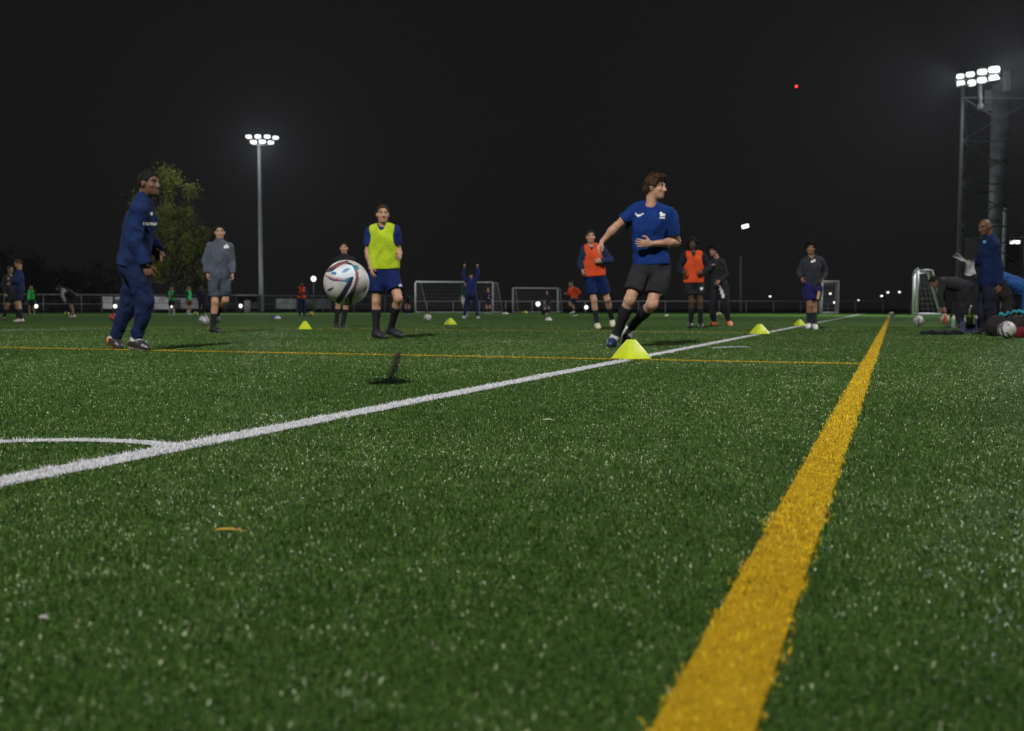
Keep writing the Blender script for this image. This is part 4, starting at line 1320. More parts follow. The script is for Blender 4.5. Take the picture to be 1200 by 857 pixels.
mb = MB(); mb.tube([np.array([g[0] + .05 + .1 * k, g[1] - .09, .09 + .05 * math.sin(k * 3.1)]) for k in np.linspace(0, 1, 8)], .012, 6)
mb.build('handle', cloth((.02, .02, .02)), b2, True)

g = at(1139, 384, 16.4)
crate = empty('bottle_crate', (g[0], g[1], 0), 'blue bottle carrier with white handle between the bent player and the coach', 'bottle crate')
mb = MB(); mb.box((g[0], g[1], .05), .30, .20, .09); mb.box((g[0] - .145, g[1], .14), .02, .20, .09); mb.box((g[0] + .145, g[1], .14), .02, .20, .09)
mb.box((g[0], g[1] - .095, .12), .27, .012, .05); mb.box((g[0], g[1] + .095, .12), .27, .012, .05)
mb.build('tray', mat('blue_plastic', (.025, .03, .12), .5), crate)
mb = MB(); mb.tube([np.array([g[0] - .12, g[1], .18]), np.array([g[0] - .12, g[1], .26]), np.array([g[0] + .12, g[1], .26]), np.array([g[0] + .12, g[1], .18])], .012, 6)
mb.build('handle', mat('grey_plastic', (.4, .4, .44), .5), crate)


def lathe(c, prof, n=14):
    mb = MB(); a = np.arange(n) * 2 * math.pi / n
    V = np.concatenate([np.c_[c[0] + r * np.cos(a), c[1] + r * np.sin(a), np.full(n, c[2] + z)] for (r, z) in prof])
    Q = [(i * n + j, i * n + (j + 1) % n, (i + 1) * n + (j + 1) % n, (i + 1) * n + j) for i in range(len(prof) - 1) for j in range(n)]
    mb.add(V, Q); return mb


def bottle(c, h, col, cap, label):
    r = .036
    b = empty('drink_bottle', (c[0], c[1], c[2]), label, 'bottle', 'drink bottles by the coach')
    lathe(c, [(.001, 0), (r, .004), (r, h * .3), (r * .88, h * .42), (r, h * .55), (r, h * .72), (r * .6, h * .8), (.001, h * .8)]).build('bottle_body', mat('bottle_plastic', col, .35), b, True)
    lathe((c[0], c[1], c[2]), [(r * .95, h * .74), (r * .95, h * .84), (r * .4, h * .88), (r * .4, h), (.001, h)]).build('cap', mat('bottle_cap', cap, .4), b, True)


bottle((g[0] - .02, g[1], .095), .36, (.50, .45, .03), (.6, .6, .6), 'tall yellow bottle with white cap standing in the blue carrier')
bottle((g[0] + .07, g[1] - .03, .095), .2, (.04, .04, .10), (.45, .45, .4), 'short dark bottle in the right end of the blue carrier')
bottle((g[0] - .10, g[1] - .02, .095), .2, (.30, .32, .30), (.3, .3, .3), 'short pale bottle in the left end of the blue carrier')
g = at(1117.2, 376, 18.9); bottle((g[0], g[1], .012), .26, (.20, .34, .26), (.5, .55, .5), 'pale green bottle on the turf by the feet of the bent player')
g = at(1108, 371, 24.5); bottle((g[0], g[1], .012), .27, (.5, .06, .04), (.5, .2, .1), 'red bottle on the turf behind the cream football')

# white sheets in the coach's hand
def sheet(name, pts, label, sd):
    pts = np.array(pts, float); n = 9
    V, Q = [], []
    for side in (0, 1):
        for i in range(n):
            for j in range(n):
                u, v = i / (n - 1), j / (n - 1)
                p = pts[0] * (1 - u) * (1 - v) + pts[1] * u * (1 - v) + pts[2] * u * v + pts[3] * (1 - u) * v
                V.append(p + np.array([0, -.012 * side + .03 * math.sin(u * 5 + sd) * math.cos(v * 4), .012 * math.sin(v * 7 + sd)]))
    k = n * n
    for i in range(n - 1):
        for j in range(n - 1):
            a = i * n + j
            Q.append((a, a + n, a + n + 1, a + 1)); Q.append((k + a, k + a + 1, k + a + n + 1, k + a + n))
    for i in range(n - 1):
        for e in ((i * n, (i + 1) * n), ((i + 1) * n + n - 1, i * n + n - 1), (i + 1, i), ((n - 1) * n + i, (n - 1) * n + i + 1)):
            Q.append((e[0], e[1], k + e[1], k + e[0]))
    tag(mesh(name, V, np.array(Q), mat('white_paper', (.40, .40, .40), .75, var=.4, scale=12), loc=pts.mean(0)), label, 'sheet', 'white sheets held by the coach')


Y = 15.15
sheet('paper_sheet', [at(1117, 302, Y), at(1120, 297, Y), at(1138, 306, Y), at(1135, 309, Y + .1)], 'narrow white sheet sticking out ahead of the coach hand', .4)
sheet('paper_sheet', [at(1131, 323, Y - .05), at(1131.5, 305, Y), at(1141, 307, Y + .05), at(1143, 322, Y)], 'crumpled white sheet hanging below the coach hand', 2.0)
# ------------------------------------------------------------------ goals
GOALW = mat('white_goal_paint', (.62, .63, .63), .45, var=.08)
NETM = mat('net_cord', (.30, .30, .31), .8)
GALV = mat('galvanised_steel', (.32, .33, .35), .45, metal=.3, var=.2)
DARKST = mat('dark_steel', (.06, .062, .07), .6, var=.2)
Z = np.array([0, 0, 1.0])


def grid_net(mb, quad, nu, nv, r):
    a, b, c, d = [np.asarray(q, float) for q in quad]
    for i in range(nu + 1):
        t = i / nu; mb.tube([a + (b - a) * t, d + (c - d) * t], r, 3, False)
    for j in range(nv + 1):
        t = j / nv; mb.tube([a + (d - a) * t, b + (c - b) * t], r, 3, False)


def goal(label, p, q, back, H, top_d=.9, base_d=2.0, r=.06, sag=0, step=.3):
    """p, q ground points of the posts; back = unit vector to the rear"""
    p = np.array([p[0], p[1], 0.]); q = np.array([q[0], q[1], 0.]); back = nrm([back[0], back[1], 0])
    root = empty('football_goal', (p + q) / 2, label, 'football goal', 'football goals around the pitch')
    for a in (p, q):
        mb = MB(); mb.tube([a, a + Z * (H - r)], r, 10); mb.build('post', GOALW, root, True)
    mb = MB(); mb.tube([p + Z * H, q + Z * H], r, 10); mb.build('crossbar', GOALW, root, True)
    for a in (p, q):
        mb = MB()
        mb.tube([a + Z * (H - r), a + back * top_d + Z * (H - .03), a + back * base_d + Z * .05], r * .62, 8); mb.build('stanchion', GOALW, root, True)
        mb = MB(); mb.tube([a + Z * .06, a + back * base_d + Z * .06], r * .9, 8); mb.build('ground_bar', GOALW, root, True)
    mb = MB(); mb.tube([p + back * base_d + Z * .05, q + back * base_d + Z * .05], r * .7, 8); mb.build('rear_bar', GOALW, root, True)
    mb = MB(); w = np.linalg.norm(q - p); nu = max(6, int(w / step)); rr = .007
    A, B = p + back * top_d + Z * (H - .05), q + back * top_d + Z * (H - .05)
    C, D = q + back * base_d + Z * .06, p + back * base_d + Z * .06
    grid_net(mb, (p + Z * H, q + Z * H, B, A), nu, max(3, int(top_d / step)), rr)
    grid_net(mb, (A, B, C, D), nu, int(H / step), rr)
    for a, (e, f) in ((p, (A, D)), (q, (B, C))):
        grid_net(mb, (a + Z * H, e, f, a + Z * .05), 5, int(H / step), rr)
    mb.build('net', NETM, root)
    return root


def P2d(px, Y): return at(px, HZ, Y)[:2]


goal('large white goal left of centre behind the goalkeeper', P2d(487, 80), P2d(577.5, 81), AX, 2.5, 1.0, 2.2)
goal('smaller white goal in front of the rail right of the large goal', P2d(601, 86), P2d(653.5, 87), AX, 2.13, .7, 1.3)
goal('white goal seen edge on from the side at the right', P2d(1074.5, 52.4), P2d(1070.5, 57.2), (1, .25), 2.45, .85, 1.75, r=.075)
goal('white goal seen from the side behind the touchline player', P2d(963, 70), P2d(961, 76), (1, .3), 2.35, 1.35, 1.36, r=.07)

# ------------------------------------------------------------------ fences and boards
F0, F1 = P2d(470, 92), P2d(1330, 88)


def rail_fence(label, a, b, h, step, mid=False, r=.035, m=GALV, name='rail_fence', group=None):
    a = np.array([*a, 0.]); b = np.array([*b, 0.]); L = np.linalg.norm(b - a); n = max(2, int(L / step)); d = (b - a) / L
    root = empty(name, (a + b) / 2, label, 'fence', group)
    mb = MB(); mb.tube([a + Z * h, b + Z * h], r, 8); mb.build('top_rail', m, root, True)
    if mid:
        mb = MB(); mb.tube([a + Z * h * .5, b + Z * h * .5], r * .7, 6); mb.build('middle_rail', m, root, True)
    for i in range(n + 1):
        p = a + d * L * i / n
        mb = MB(); mb.tube([p - Z * .03, p + Z * (h - r)], r * .9, 6); mb.build('post', m, root, True)
    return root, a, b


RAILW = mat('pale_rail', (.42, .43, .45), .5, var=.15)
rail_fence('white spectator rail running along the far end of the pitch', F0, F1, 1.02, 2.35, m=RAILW, r=.045)
# dark mesh fence on the left
L0, L1 = P2d(-90, 74), P2d(486, 88)
root, a, b = rail_fence('dark mesh fence with pale top rail behind the left end', L0, L1, 1.45, 2.6, True, m=mat('dull_rail', (.20, .21, .22), .6))
mb = MB(); grid_net(mb, (a + Z * .05, b + Z * .05, b + Z * 1.4, a + Z * 1.4), 150, 6, .008); mb.build('mesh_panel', DARKST, root)

BOARDW = mat('weathered_white_board', (.50, .51, .54), .8, var=.5, scale=1.3)
BOARDD = mat('dark_board', (.10, .10, .11), .8, var=.4, scale=1.3)


def board(label, px0, px1, Y, h, m, z0=.25):
    p, q = np.array([*P2d(px0, Y), 0]), np.array([*P2d(px1, Y), 0]); d = nrm(q - p); n = np.array([-d[1], d[0], 0])
    root = empty('hoarding', (p + q) / 2, label, 'hoarding', 'boards along the left fence')
    L = np.linalg.norm(q - p); k = max(1, int(round(L / 1.3)))
    mb = MB(); mb.box((p + q) / 2 + Z * (z0 + h / 2), L, .05, h, [d, n, Z]); mb.build('panel', m, root)
    for i in range(k + 1):
        x = p + d * L * i / k - n * .06
        mb = MB(); mb.box(x + Z * (z0 + h) / 2, .06, .05, z0 + h + .05, [d, n, Z]); mb.build('post', DARKST, root)
    mb = MB(); mb.box((p + q) / 2 + Z * (z0 + h * .5) - n * .032, L, .012, .05, [d, n, Z]); mb.build('batten', DARKST, root)


board('pale weathered board left of the navy tracksuit man leg', 120, 133, 78, .95, BOARDW, .35)
board('pale weathered board just behind the navy tracksuit man', 134.5, 152, 78.5, .98, BOARDW, .3)
board('pale weathered board between the navy tracksuit man and the green bibs', 180, 203, 79, 1.0, BOARDW, .3)
board('duller board behind the green bib players', 205, 240, 79.5, .85, mat('dull_board', (.26, .27, .29), .8, var=.5, scale=1.5), .35)
board('dark board right of the floodlight pole', 323, 348, 80, .8, mat('dull_board', (.26, .27, .29), .8, var=.5, scale=1.5), .35)
board('dark board between the globe lamp and the flying ball', 350, 388, 81, .8, BOARDD, .35)

# dugout shelter by the floodlight pole
p, q = np.array([*P2d(277, 79), 0]), np.array([*P2d(303, 79), 0]); d = nrm(q - p); n = np.array([-d[1], d[0], 0]); c = (p + q) / 2; L = np.linalg.norm(q - p)
dg = empty('dugout', c, 'low dugout shelter with grey roof left of the floodlight pole', 'dugout')
mb = MB(); mb.box(c + Z * 1.42 + n * .4, L, 1.1, .09, [d, n, Z]); mb.build('roof', mat('grey_sheet', (.30, .30, .33), .6, var=.3), dg)
mb = MB(); mb.box(c + Z * .7 + n * .93, L, .04, 1.36, [d, n, Z]); mb.build('back_wall', mat('dark_sheet', (.06, .06, .065), .7, var=.3), dg)
for e, m in ((p, DARKST), (q, DARKST)):
    mb = MB(); mb.box(e + Z * .69 + n * .4 + d * (.03 if e is p else -.03), .04, 1.0, 1.35, [d, n, Z]); mb.build('side_wall', m, dg)
mb = MB(); mb.box(c + Z * .42 + n * .6, L - .15, .4, .06, [d, n, Z]); mb.build('bench', mat('bench_wood', (.25, .2, .15), .7), dg)
e = np.array([*P2d(290, 78.4), 0])
mb = MB(); mb.tube([e, e + Z * .95, e + Z * 1.0], [.26, .26, .22], 14)
rb = empty('litter_bin', e, 'grey litter bin standing before the dugout', 'bin')
mb.build('bin_body', mat('grey_bin', (.28, .28, .29), .6), rb, True)
mb = MB(); mb.tube([e + Z * 1.0, e + Z * 1.07], [.28, .2], 14); mb.build('lid', DARKST, rb, True)

# ------------------------------------------------------------------ lamps


def low_lamp(px, py, Y, r, label, h=None):
    p = at(px, py, Y); b = np.array([p[0], p[1], 0])
    root = empty('lamp_post', b, label, 'lamp post', 'small lamps around the ground')
    mb = MB(); mb.tube([b - Z * .03, b + Z * (p[2] - r * .8)], .03, 6); mb.build('post', DARKST, root, True)
    mb = MB(); mb.tube([p - Z * r, p - Z * r * .7, p, p + Z * r * .7, p + Z * r], [r * .3, r * .75, r, r * .75, r * .3], 10); mb.build('lamp_globe', emit('lit_lamp', (1, .99, .95), 1.8), root, True)
    mb = MB(); mb.tube([p + Z * r * 1.0, p + Z * r * 1.2], [r * .8, r * .3], 10); mb.build('cap', DARKST, root, True)
    return root


low_lamp(42.3, 359, 76, .14, 'small white lamp beside the green bib at the left edge')
low_lamp(135, 359, 76.5, .14, 'small white lamp before the boards left of the navy trousers')
low_lamp(200.2, 359, 77, .13, 'small white lamp in front of the green bib with white socks')
low_lamp(282, 358.6, 77, .14, 'small white lamp in front of the dugout')
low_lamp(367.5, 327, 77, .20, 'round globe lamp on a thin post above the small orange figure')
low_lamp(630.5, 356.4, 95, .22, 'white lamp behind the small goal opening')
low_lamp(687, 360.3, 90, .17, 'white lamp between the leaning orange runner and the blue shorts')


def street_lamp(px, py, Y, w, label):
    p = at(px, py, Y); b = np.array([p[0], p[1], -.03])
    root = empty('street_lamp', b, label, 'street lamp', 'distant lamps beyond the rail')
    mb = MB(); mb.tube([b, p + Z * .05 * w + np.array([0, .1, 0])], [w * .16, w * .1], 6); mb.build('pole', DARKST, root, True)
    mb = MB(); mb.tube([p + np.array([0, .1, .55 * w]), p + np.array([0, .1, .3 * w])], [w * .3, w * .6], 8); mb.build('hood', DARKST, root, True)
    mb = MB(); mb.tube([p + Z * .3 * w, p + Z * .1 * w, p - Z * .2 * w, p - Z * .4 * w], [w * .45, w * .5, w * .45, w * .2], 8); mb.build('lamp_lens', emit('lit_lamp', (1, .99, .95), 1.8), root, True)


for (px, py, w, lb) in ((902.5, 347.5, .55, 'distant white lamp left of the touchline player above the rail'), (973, 344.2, .6, 'distant white lamp high to the right of the touchline player'),
                        (961.2, 350.4, .45, 'faint distant lamp by the shorts of the touchline player'), (978.3, 354.6, .75, 'bright distant lamp at rail height under the side view goal'),
                        (1006, 352, .45, 'faint distant lamp on the rail between the two side goals'), (1033.3, 347, .6, 'lowest of three clustered distant lamps above the yellow line end'),
                        (1040.5, 342.8, .6, 'middle of three clustered distant lamps above the yellow line end'), (1054, 342.4, .6, 'rightmost of three clustered distant lamps above the yellow line end'),
                        (1100.2, 353.2, .65, 'distant lamp seen through the side goal by the bent player')):
    street_lamp(px, py, 260, w, lb)

# taller street lamp with slanted head
p = at(868.3, HZ, 95); b = np.array([p[0], p[1], -.03]); t = at(868.3, 300, 95)
root = empty('street_lamp', b, 'tall grey street lamp with bright slanted head behind the rail', 'street lamp')
hd = at(873.3, 265.5, 95)
mb = MB(); mb.tube([b, t], [.13, .11], 8); mb.build('pole', mat('pole_grey', (.30, .31, .33), .5), root, True)
mb = MB(); mb.tube([t, np.array([t[0], t[1], hd[2] - .3]), hd + np.array([-.15, 0, -.1])], [.06, .05, .05], 8); mb.build('upper_arm', DARKST, root, True)
ax = np.array([nrm([1, -.2, .28]), nrm([.2, 1, 0]), nrm([-.28, 0, 1])])
mb = MB(); mb.box(hd, .62, .5, .30, ax); mb.build('lamp_lens', emit('lit_head', (1, .96, .95), 2.5), root)
mb = MB(); mb.box(hd + ax[2] * .19, .70, .56, .07, ax); mb.build('hood', DARKST, root)

# red warning light
p = at(933.2, 101.3, 230)
root = empty('warning_light', p, 'tiny red light glowing high in the night sky', 'warning light')
mb = MB(); mb.tube([p - Z * .28, p - Z * .18, p, p + Z * .18, p + Z * .28], [.18, .28, .3, .25, .08], 12); mb.build('lens', emit('red_lamp', (1, .05, .03), 2.6), root, True)
mb = MB(); mb.tube([p - Z * .5, p - Z * .3], [.3, .2], 12); mb.build('base', DARKST, root, True)

# ------------------------------------------------------------------ floodlight mast on the left
FLOODLENS = emit('floodlight_lens', (.93, .98, 1.0), 1.35)


def flood_head(root, c, aim, w, h, m=FLOODLENS):
    f = nrm(aim); u = nrm(np.cross(f, Z)); v = np.cross(u, f)
    ax = np.array([u, v, f])
    mb = MB(); k = 14
    def ring(sw, sh, off):
        a = np.arange(k) * 2 * math.pi / k
        e = lambda x: np.sign(x) * np.abs(x) ** .6
        return c + f * off + (e(np.cos(a)) * sw / 2)[:, None] * u + (e(np.sin(a)) * sh / 2)[:, None] * v
    rows = [ring(w, h, 0), ring(w * .9, h * .9, -.12), ring(w * .5, h * .5, -.34)]
    V = np.concatenate(rows + [[rows[-1].mean(0)]])
    Q = [(i * k + j, (i + 1) * k + j, (i + 1) * k + (j + 1) % k, i * k + (j + 1) % k) for i in range(2) for j in range(k)]
    mb.add(V, Q, [(2 * k + j, 3 * k, 2 * k + (j + 1) % k) for j in range(k)])
    hd = mb.build('floodlight_head', DARKST, root, True)
    mb = MB(); r = ring(w * .96, h * .96, .012); r2 = ring(w * .6, h * .6, .05)
    mb.add(np.concatenate([r, r2, [c + f * .06]]), [(j, (j + 1) % k, k + (j + 1) % k, k + j) for j in range(k)], [(k + j, k + (j + 1) % k, 2 * k) for j in range(k)])
    mb.build('lens', m, hd, True)


YM = 80.0
b = np.array([*P2d(306.4, YM), 0]); topz = at(306.4, 170, YM)[2]
mast = empty('floodlight_mast', b, 'tall slim floodlight mast with seven lit heads left of centre', 'floodlight')
mb = MB(); mb.tube([b - Z * .03, b + Z * 2, b + Z * (topz)], [.21, .19, .12], 12); mb.build('pole', mat('galvanised_pole', (.34, .36, .39), .45, metal=.2, var=.12), mast, True)
hz_ = lambda px, py: at(px, py, YM - .3)
mb = MB(); mb.tube([hz_(290, 163.5), hz_(323, 164)], .05, 6); mb.tube([hz_(296, 169.5), hz_(318, 170)], .05, 6); mb.tube([b + Z * (topz - .1), b + Z * (topz + .55)], .09, 8)
mb.build('crossarm', GALV, mast, True)
TOC = nrm([.45, -1, -.42])
for (px, py) in ((291.5, 160.3), (302.2, 160), (313.2, 160.2), (323, 161.5), (297, 166.6), (307.7, 166.2), (317.3, 167.2)):
    flood_head(mast, at(px, py, YM - .45), nrm([.2 + (px - 307) * .02, -1, -.55]), .52, .31)

# ------------------------------------------------------------------ lattice tower on the right
YT = 58.0
tw = at(1121.5, 361, YT); pxm = YT / FPX
tb = empty('lattice_tower', (tw[0] + 1.6, YT + 1.0, 0), 'tall lattice tower with thick column and two rows of floodlights at right', 'tower')
tz = at(1121, 96, YT)[2]
LEGS = []
TSTEEL = mat('tower_steel', (.075, .077, .085), .55, metal=.2, var=.2)
x0, y0 = tw[0], YT
x1, y1 = P2d(1206, YT + .2)
x2, y2 = P2d(1199, YT + 4.2)
x3, y3 = P2d(1126.5, YT + 4.0)
for (x, y) in ((x0, y0), (x1, y1), (x2, y2), (x3, y3)):
    hh = tz if (x, y) == (x0, y0) else tz - .2
    mb = MB(); mb.box((x, y, hh / 2), .15, .15, hh); mb.build('leg', TSTEEL, tb); LEGS.append((x, y))
lv = np.linspace(.2, tz - .9, 6)
for fi in range(4):
    (xa, ya), (xb, yb) = LEGS[fi], LEGS[(fi + 1) % 4]
    mb = MB()
    for i in range(len(lv) - 1):
        A, B = np.array([xa, ya, lv[i]]), np.array([xb, yb, lv[i + 1]])
        C, D = np.array([xa, ya, lv[i + 1]]), np.array([xb, yb, lv[i]])
        mb.tube([A, B], .045, 4); mb.tube([C, D], .045, 4); mb.tube([C, np.array([xb, yb, lv[i + 1]])], .05, 4)
    mb.build('brace', TSTEEL, tb)
cx_ = at(1165, 361, YT + 2.2); ctop = at(1166, 100, YT + 2.2)[2]
mb = MB(); mb.tube([np.array([cx_[0], YT + 2.2, -.03]), np.array([cx_[0], YT + 2.2, ctop])], .47, 20); mb.build('column', mat('column_grey', (.13, .145, .16), .5, var=.15), tb, True)
for z in (ctop - 1.2, ctop - 4.6, ctop - 8.2):
    mb = MB(); mb.tube([np.array([cx_[0], YT + 2.2, z]), np.array([cx_[0], YT + 2.2, z + .16])], .54, 20)
    mb.build('collar', DARKST, tb, True)
mb = MB(); q = at(1174.5, 361, YT + 1.5)
mb.tube([np.array([q[0], YT + 1.5, 0]), np.array([q[0], YT + 1.5, at(1174, 241, YT)[2]])], .11, 8); mb.build('cable_duct', mat('pale_duct', (.42, .43, .46), .5), tb, True)
mb = MB(); q0, q1 = at(1148.5, 98, YT - .1), at(1149, 122, YT - .1)
mb.tube([q0, q1], .10, 8); mb.tube([q1, q1 - Z * .3], .16, 8); mb.build('hanging_arm', mat('pale_duct', (.42, .43, .46), .5), tb, True)
mb = MB()
for (px, py) in ((1180, 85), (1158, 108)):
    q = at(px, py + 10, YT + 1.6); mb.box(q, .32, .22, 1.2); mb.tube([q + Z * .6, np.array([cx_[0], YT + 2.2, q[2]])], .05, 6)
mb.build('antenna_panel', mat('antenna_grey', (.2, .21, .22), .6), tb)
mb = MB(); mb.tube([at(1120, 95.5, YT - .2), at(1172, 85, YT - 1.2)], .06, 6); mb.tube([at(1121, 102, YT - .2), at(1172, 92, YT - 1.2)], .05, 6); mb.build('light_bracket', GALV, tb, True)
for i, (px, py, w, h) in enumerate(((1125.3, 89.6, .56, .40), (1137, 87.3, .62, .42), (1151, 84.3, .68, .46), (1165, 81.6, .80, .52), (1126, 98, .58, .48), (1138.7, 97.2, .60, .52), (1150.5, 94, .66, .48), (1164.3, 91, .66, .40))):
    dy = -.3 - .28 * (i % 4)
    flood_head(tb, at(px, py, YT + dy), nrm([-.55 if i != 5 else -.8, -1, -.5 if i < 4 else -.62]), w * .80, h * .76)

# ------------------------------------------------------------------ stand at the far right
sx0, sy = at(1176, 361, 75)[0], 75.0
st = empty('grandstand', (sx0 + 8, sy + 3, 0), 'dark covered grandstand with a lit roof edge beyond the coach', 'grandstand')
zr = at(1186, 282, sy)[2]
mb = MB(); mb.box((sx0 + 10, sy + 2.5, zr + .35), 22, 6.5, .22); mb.build('roof', mat('roof_sheet', (.10, .10, .11), .7, var=.3, scale=1), st)
mb = MB(); mb.box((sx0 + 10, sy - .82, zr + .42), 22, .08, .42); mb.build('fascia', mat('fascia_grey', (.16, .16, .17), .7, var=.3, scale=1), st)
mb = MB(); mb.box((sx0 + 10, sy + 5.7, zr / 2), 22, .15, zr + .4); mb.build('rear_wall', mat('dark_cladding', (.06, .06, .065), .8, var=.3, scale=1), st)
mb = MB(); mb.box((sx0 - .95, sy + 2.6, zr / 2 + .1), .12, 6.2, zr + .2); mb.build('side_wall', mat('dark_cladding', (.06, .06, .065), .8, var=.3, scale=1), st)
mb = MB()
for i in range(5): mb.box((sx0 + 10, sy + 1.2 + i * .9, .35 + i * .42), 21, .9, .7 + i * .84)
mb.build('terrace', mat('terrace_concrete', (.12, .12, .12), .85, var=.3, scale=1), st)
for i in range(4):
    mb = MB(); mb.box((sx0 + 1 + i * 6, sy - .5, zr / 2), .2, .2, zr); mb.build('column', DARKST, st)
for px in (1186, 1192.5, 1199):
    p = at(px, 285.3, sy + .6)
    mb = MB(); mb.box((p[0], p[1], zr + .12), .42, .3, .18); h_ = mb.build('roof_lamp', DARKST, st)
    mb = MB(); mb.tube([np.array([p[0], p[1] - .02, zr + .03]), np.array([p[0], p[1] - .02, zr - .2])], [.17, .15], 10); mb.build('lens', emit('lit_lamp', (1, .99, .95), 1.8), h_)

# ------------------------------------------------------------------ trees
BARK = mat('bark', (.07, .05, .035), .9, var=.4, scale=4, bump=.6, bscale=20)


def leafmat(name, c):
    return mat(name, c, .6, var=.45, scale=.8)


def tree(label, px, Y, H, W, nleaf, m, seed, lsz=.17, name='broadleaf_tree', low=.28, group='trees behind the left fence'):
    r = np.random.default_rng(seed)
    b = np.array([*P2d(px, Y), -.03])
    root = empty(name, b, label, 'tree', group)
    mb = MB(); th = H * .55
    tr = [b, b + Z * th * .4 + np.array([.1, 0, 0]), b + Z * th + np.array([-.15, .1, 0])]
    mb.tube(tr, [H * .022, H * .016, H * .009], 9)
    tips = []
    for i in range(16):
        t = r.uniform(.3, 1); s0 = b + Z * th * t
        a = r.uniform(0, 2 * math.pi); ln = W * .5 * r.uniform(.5, 1)
        e = s0 + np.array([math.cos(a) * ln, math.sin(a) * ln, r.uniform(.1, .5) * H * .5])
        mb.tube([s0, (s0 + e) / 2 + Z * .2, e], [H * .008, H * .006, H * .002], 5); tips.append(e)
    mb.build('trunk', BARK, root, True)
    cl = []
    for i in range(64):
        while True:
            q = r.uniform(-1, 1, 3)
            if q @ q < 1: break
        z = low * H + (1 - low) * H * (q[2] * .5 + .5)
        taper = math.sqrt(max(.12, 1 - abs((z / H - .55) / .55) ** 2.2))
        cl.append((b + np.array([q[0] * W / 2 * taper, q[1] * W / 2 * taper, z]), W * r.uniform(.07, .17)))
    cl += [(e, W * .1) for e in tips]
    V, Q = [], []
    ks = r.integers(0, len(cl), nleaf)
    d = r.normal(0, 1, (nleaf, 3)); d /= np.linalg.norm(d, axis=1)[:, None]
    rad = np.abs(r.normal(0, .62, nleaf))
    C = np.array([cl[k][0] for k in ks]) + d * (rad * np.array([cl[k][1] for k in ks]))[:, None]
    u = r.normal(0, 1, (nleaf, 3)); u /= np.linalg.norm(u, axis=1)[:, None]
    v = np.cross(u, r.normal(0, 1, (nleaf, 3))); v /= np.linalg.norm(v, axis=1)[:, None]
    sz = lsz * r.uniform(.6, 1.3, nleaf)[:, None]
    V = np.stack([C - u * sz * .5, C + v * sz * .28, C + u * sz * .5, C - v * sz * .28], 1).reshape(-1, 3)
    Q = np.arange(nleaf * 4).reshape(-1, 4)
    mesh('crown', V, Q, m, root, smooth=False)
    return root


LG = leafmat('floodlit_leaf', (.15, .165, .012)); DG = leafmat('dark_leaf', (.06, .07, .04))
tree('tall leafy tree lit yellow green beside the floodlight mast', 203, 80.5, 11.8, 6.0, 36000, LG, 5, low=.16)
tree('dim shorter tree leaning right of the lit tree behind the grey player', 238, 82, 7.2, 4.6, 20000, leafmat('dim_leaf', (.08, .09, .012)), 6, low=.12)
for i, (px, Y, H, W, lb) in enumerate(((14, 92, 5.9, 7.5, 'dim bushy tree at the left edge behind the navy pair'), (42, 95, 5.2, 6.2, 'low dim tree right of the left edge bushy tree'),
                                       (74, 97, 4.4, 6.0, 'low dark shrub behind the leaning white sleeved player'), (110, 96, 5.0, 5.6, 'dim rounded shrub left of the navy tracksuit man'), (-22, 90, 6.4, 6.5, 'dark tree cut by the left edge of the photo'))):
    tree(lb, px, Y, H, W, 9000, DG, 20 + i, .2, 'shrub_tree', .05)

HAZE = .00012
# ------------------------------------------------------------------ light
def spot(name, loc, target, watts, cone, blend, r, col):
    l = bpy.data.lights.new(name, 'SPOT'); l.energy = watts; l.spot_size = math.radians(cone); l.spot_blend = blend
    l.shadow_soft_size = r; l.color = col
    o = bpy.data.objects.new(name, l); COL.objects.link(o)
    o.location = [float(v) for v in loc]
    o.rotation_euler = (Vector(target) - Vector(loc)).to_track_quat('-Z', 'Y').to_euler()
    return o


LED = (1.0, .985, .96); COOL = (.93, .97, 1.0)


def bulb(name, loc, watts, r, col):
    l = bpy.data.lights.new(name, 'POINT'); l.energy = watts; l.shadow_soft_size = r; l.color = col
    o = bpy.data.objects.new(name, l); COL.objects.link(o); o.location = [float(v) for v in loc]
    return o


# floodlights of the ground: masts behind the camera and on both sides, one lamp added to brighten the far end, and the two in the photograph
mh = np.array([*P2d(306.4, YM), topz])
spot('floodlight_or_added_beam', (-7, -14, 21.5), (-1.2, 16, 0), 43500, 59, .95, .22, LED)
spot('floodlight_or_added_beam', (-42, 30, 17), (-4, 24, 0), 11000, 80, .8, .22, LED)
spot('floodlight_or_added_beam', (32, 18, 25), (0, 15, 0), 29000, 74, .8, .22, LED)
spot('floodlight_or_added_beam', (x0 - .7, YT - 1.1, tz + .3), (-10, 66, 0), 13000, 150, 1.0, .3, COOL)
spot('floodlight_or_added_beam', (-52, 46, 17), (-14, 68, 0), 22000, 95, .8, .22, LED)  # unseen lamp added to brighten the far goals and far pitch
spot('floodlight_or_added_beam', mh + np.array([.4, -1.2, -.2]), (5, 30, 0), 15000, 150, .5, .35, COOL)
spot('floodlight_or_added_beam', (x0 + 2.0, YT - 1.8, tz + .1), (-2, 25, 0), 18000, 155, .5, .35, COOL)
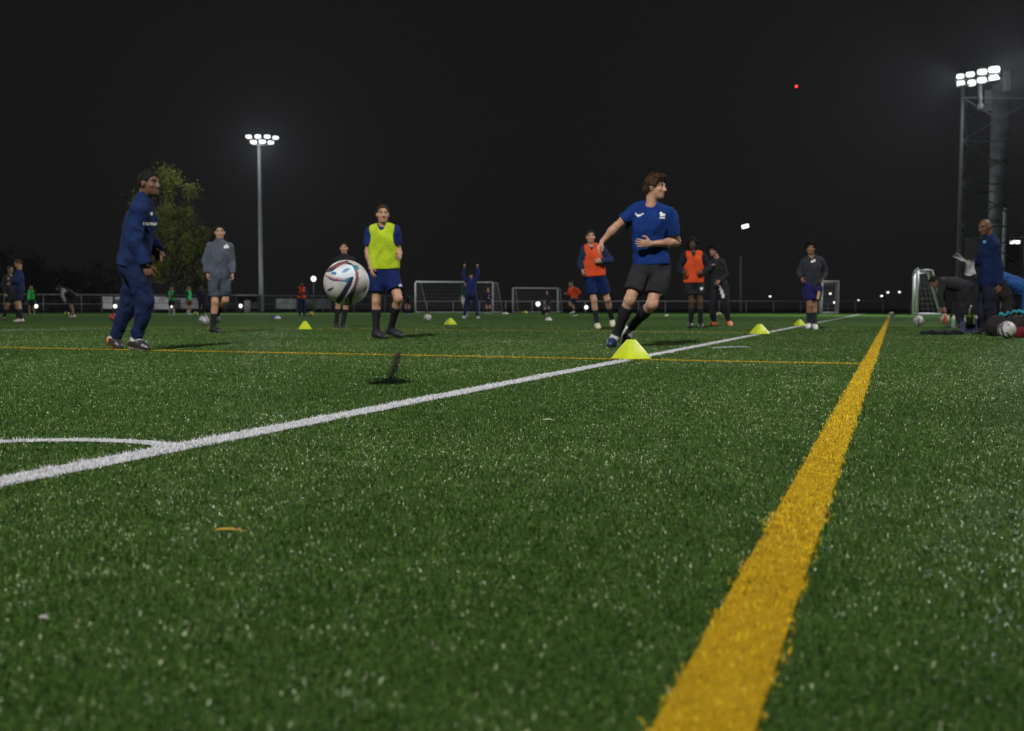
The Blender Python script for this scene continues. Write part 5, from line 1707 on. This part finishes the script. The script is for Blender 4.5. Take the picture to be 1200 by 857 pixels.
spot('floodlight_or_added_beam', mh + np.array([-1.2, -.6, 0]), mh + np.array([-9, .2, -3.2]), 1050, 62, .8, .35, COOL)
bulb('floodlight_spill', mh + np.array([-.2, -1.2, -.2]), 70, .3, COOL)
bulb('floodlight_spill', (x0 + 1.9, YT - 2.0, tz - .7), 95, .3, COOL)

# ------------------------------------------------------------------ world
w = bpy.data.worlds.new('World'); SC.world = w; w.use_nodes = True
nt = w.node_tree; bg = nt.nodes['Background']
bg.inputs['Color'].default_value = (.0059, .0057, .0058, 1); bg.inputs['Strength'].default_value = 1.0

# damp night air, one even volume round the whole ground
mb = MB(); mb.box((0, 120, 29), 1100, 1100, 62)
hz = mb.build('haze', None)
hm = bpy.data.materials.new('night_haze'); hm.use_nodes = True
nt = hm.node_tree; nt.nodes.remove(nt.nodes['Principled BSDF'])
pv_ = nt.nodes.new('ShaderNodeVolumePrincipled'); pv_.inputs['Density'].default_value = HAZE; pv_.inputs['Color'].default_value = (.9, .93, 1, 1)
pv_.inputs['Anisotropy'].default_value = .3
nt.links.new(pv_.outputs[0], nt.nodes['Material Output'].inputs['Volume'])
hz.data.materials.clear(); hz.data.materials.append(hm)
tag(hz, 'thin night haze hanging over the floodlit pitch', 'haze', kind='stuff')

# ------------------------------------------------------------------ camera
cam = bpy.data.cameras.new('camera'); co = bpy.data.objects.new('camera', cam); COL.objects.link(co)
co.location = CAM; co.rotation_euler = (math.pi / 2 - TILT, 0, 0)
cam.sensor_width = 36; cam.lens = FPX / 1200 * 36; cam.clip_start = .05; cam.clip_end = 6000
cam.dof.use_dof = True; cam.dof.focus_distance = 4.2; cam.dof.aperture_fstop = 4.2
SC.camera = co
SC.view_settings.view_transform = 'Standard'; SC.view_settings.look = 'None'
SC.view_settings.exposure = 0; SC.view_settings.gamma = 1
SC.cycles.use_denoising = True
SC.cycles.max_bounces = 4; SC.cycles.diffuse_bounces = 2; SC.cycles.glossy_bounces = 2; SC.cycles.transmission_bounces = 2
SC.cycles.sample_clamp_indirect = 4
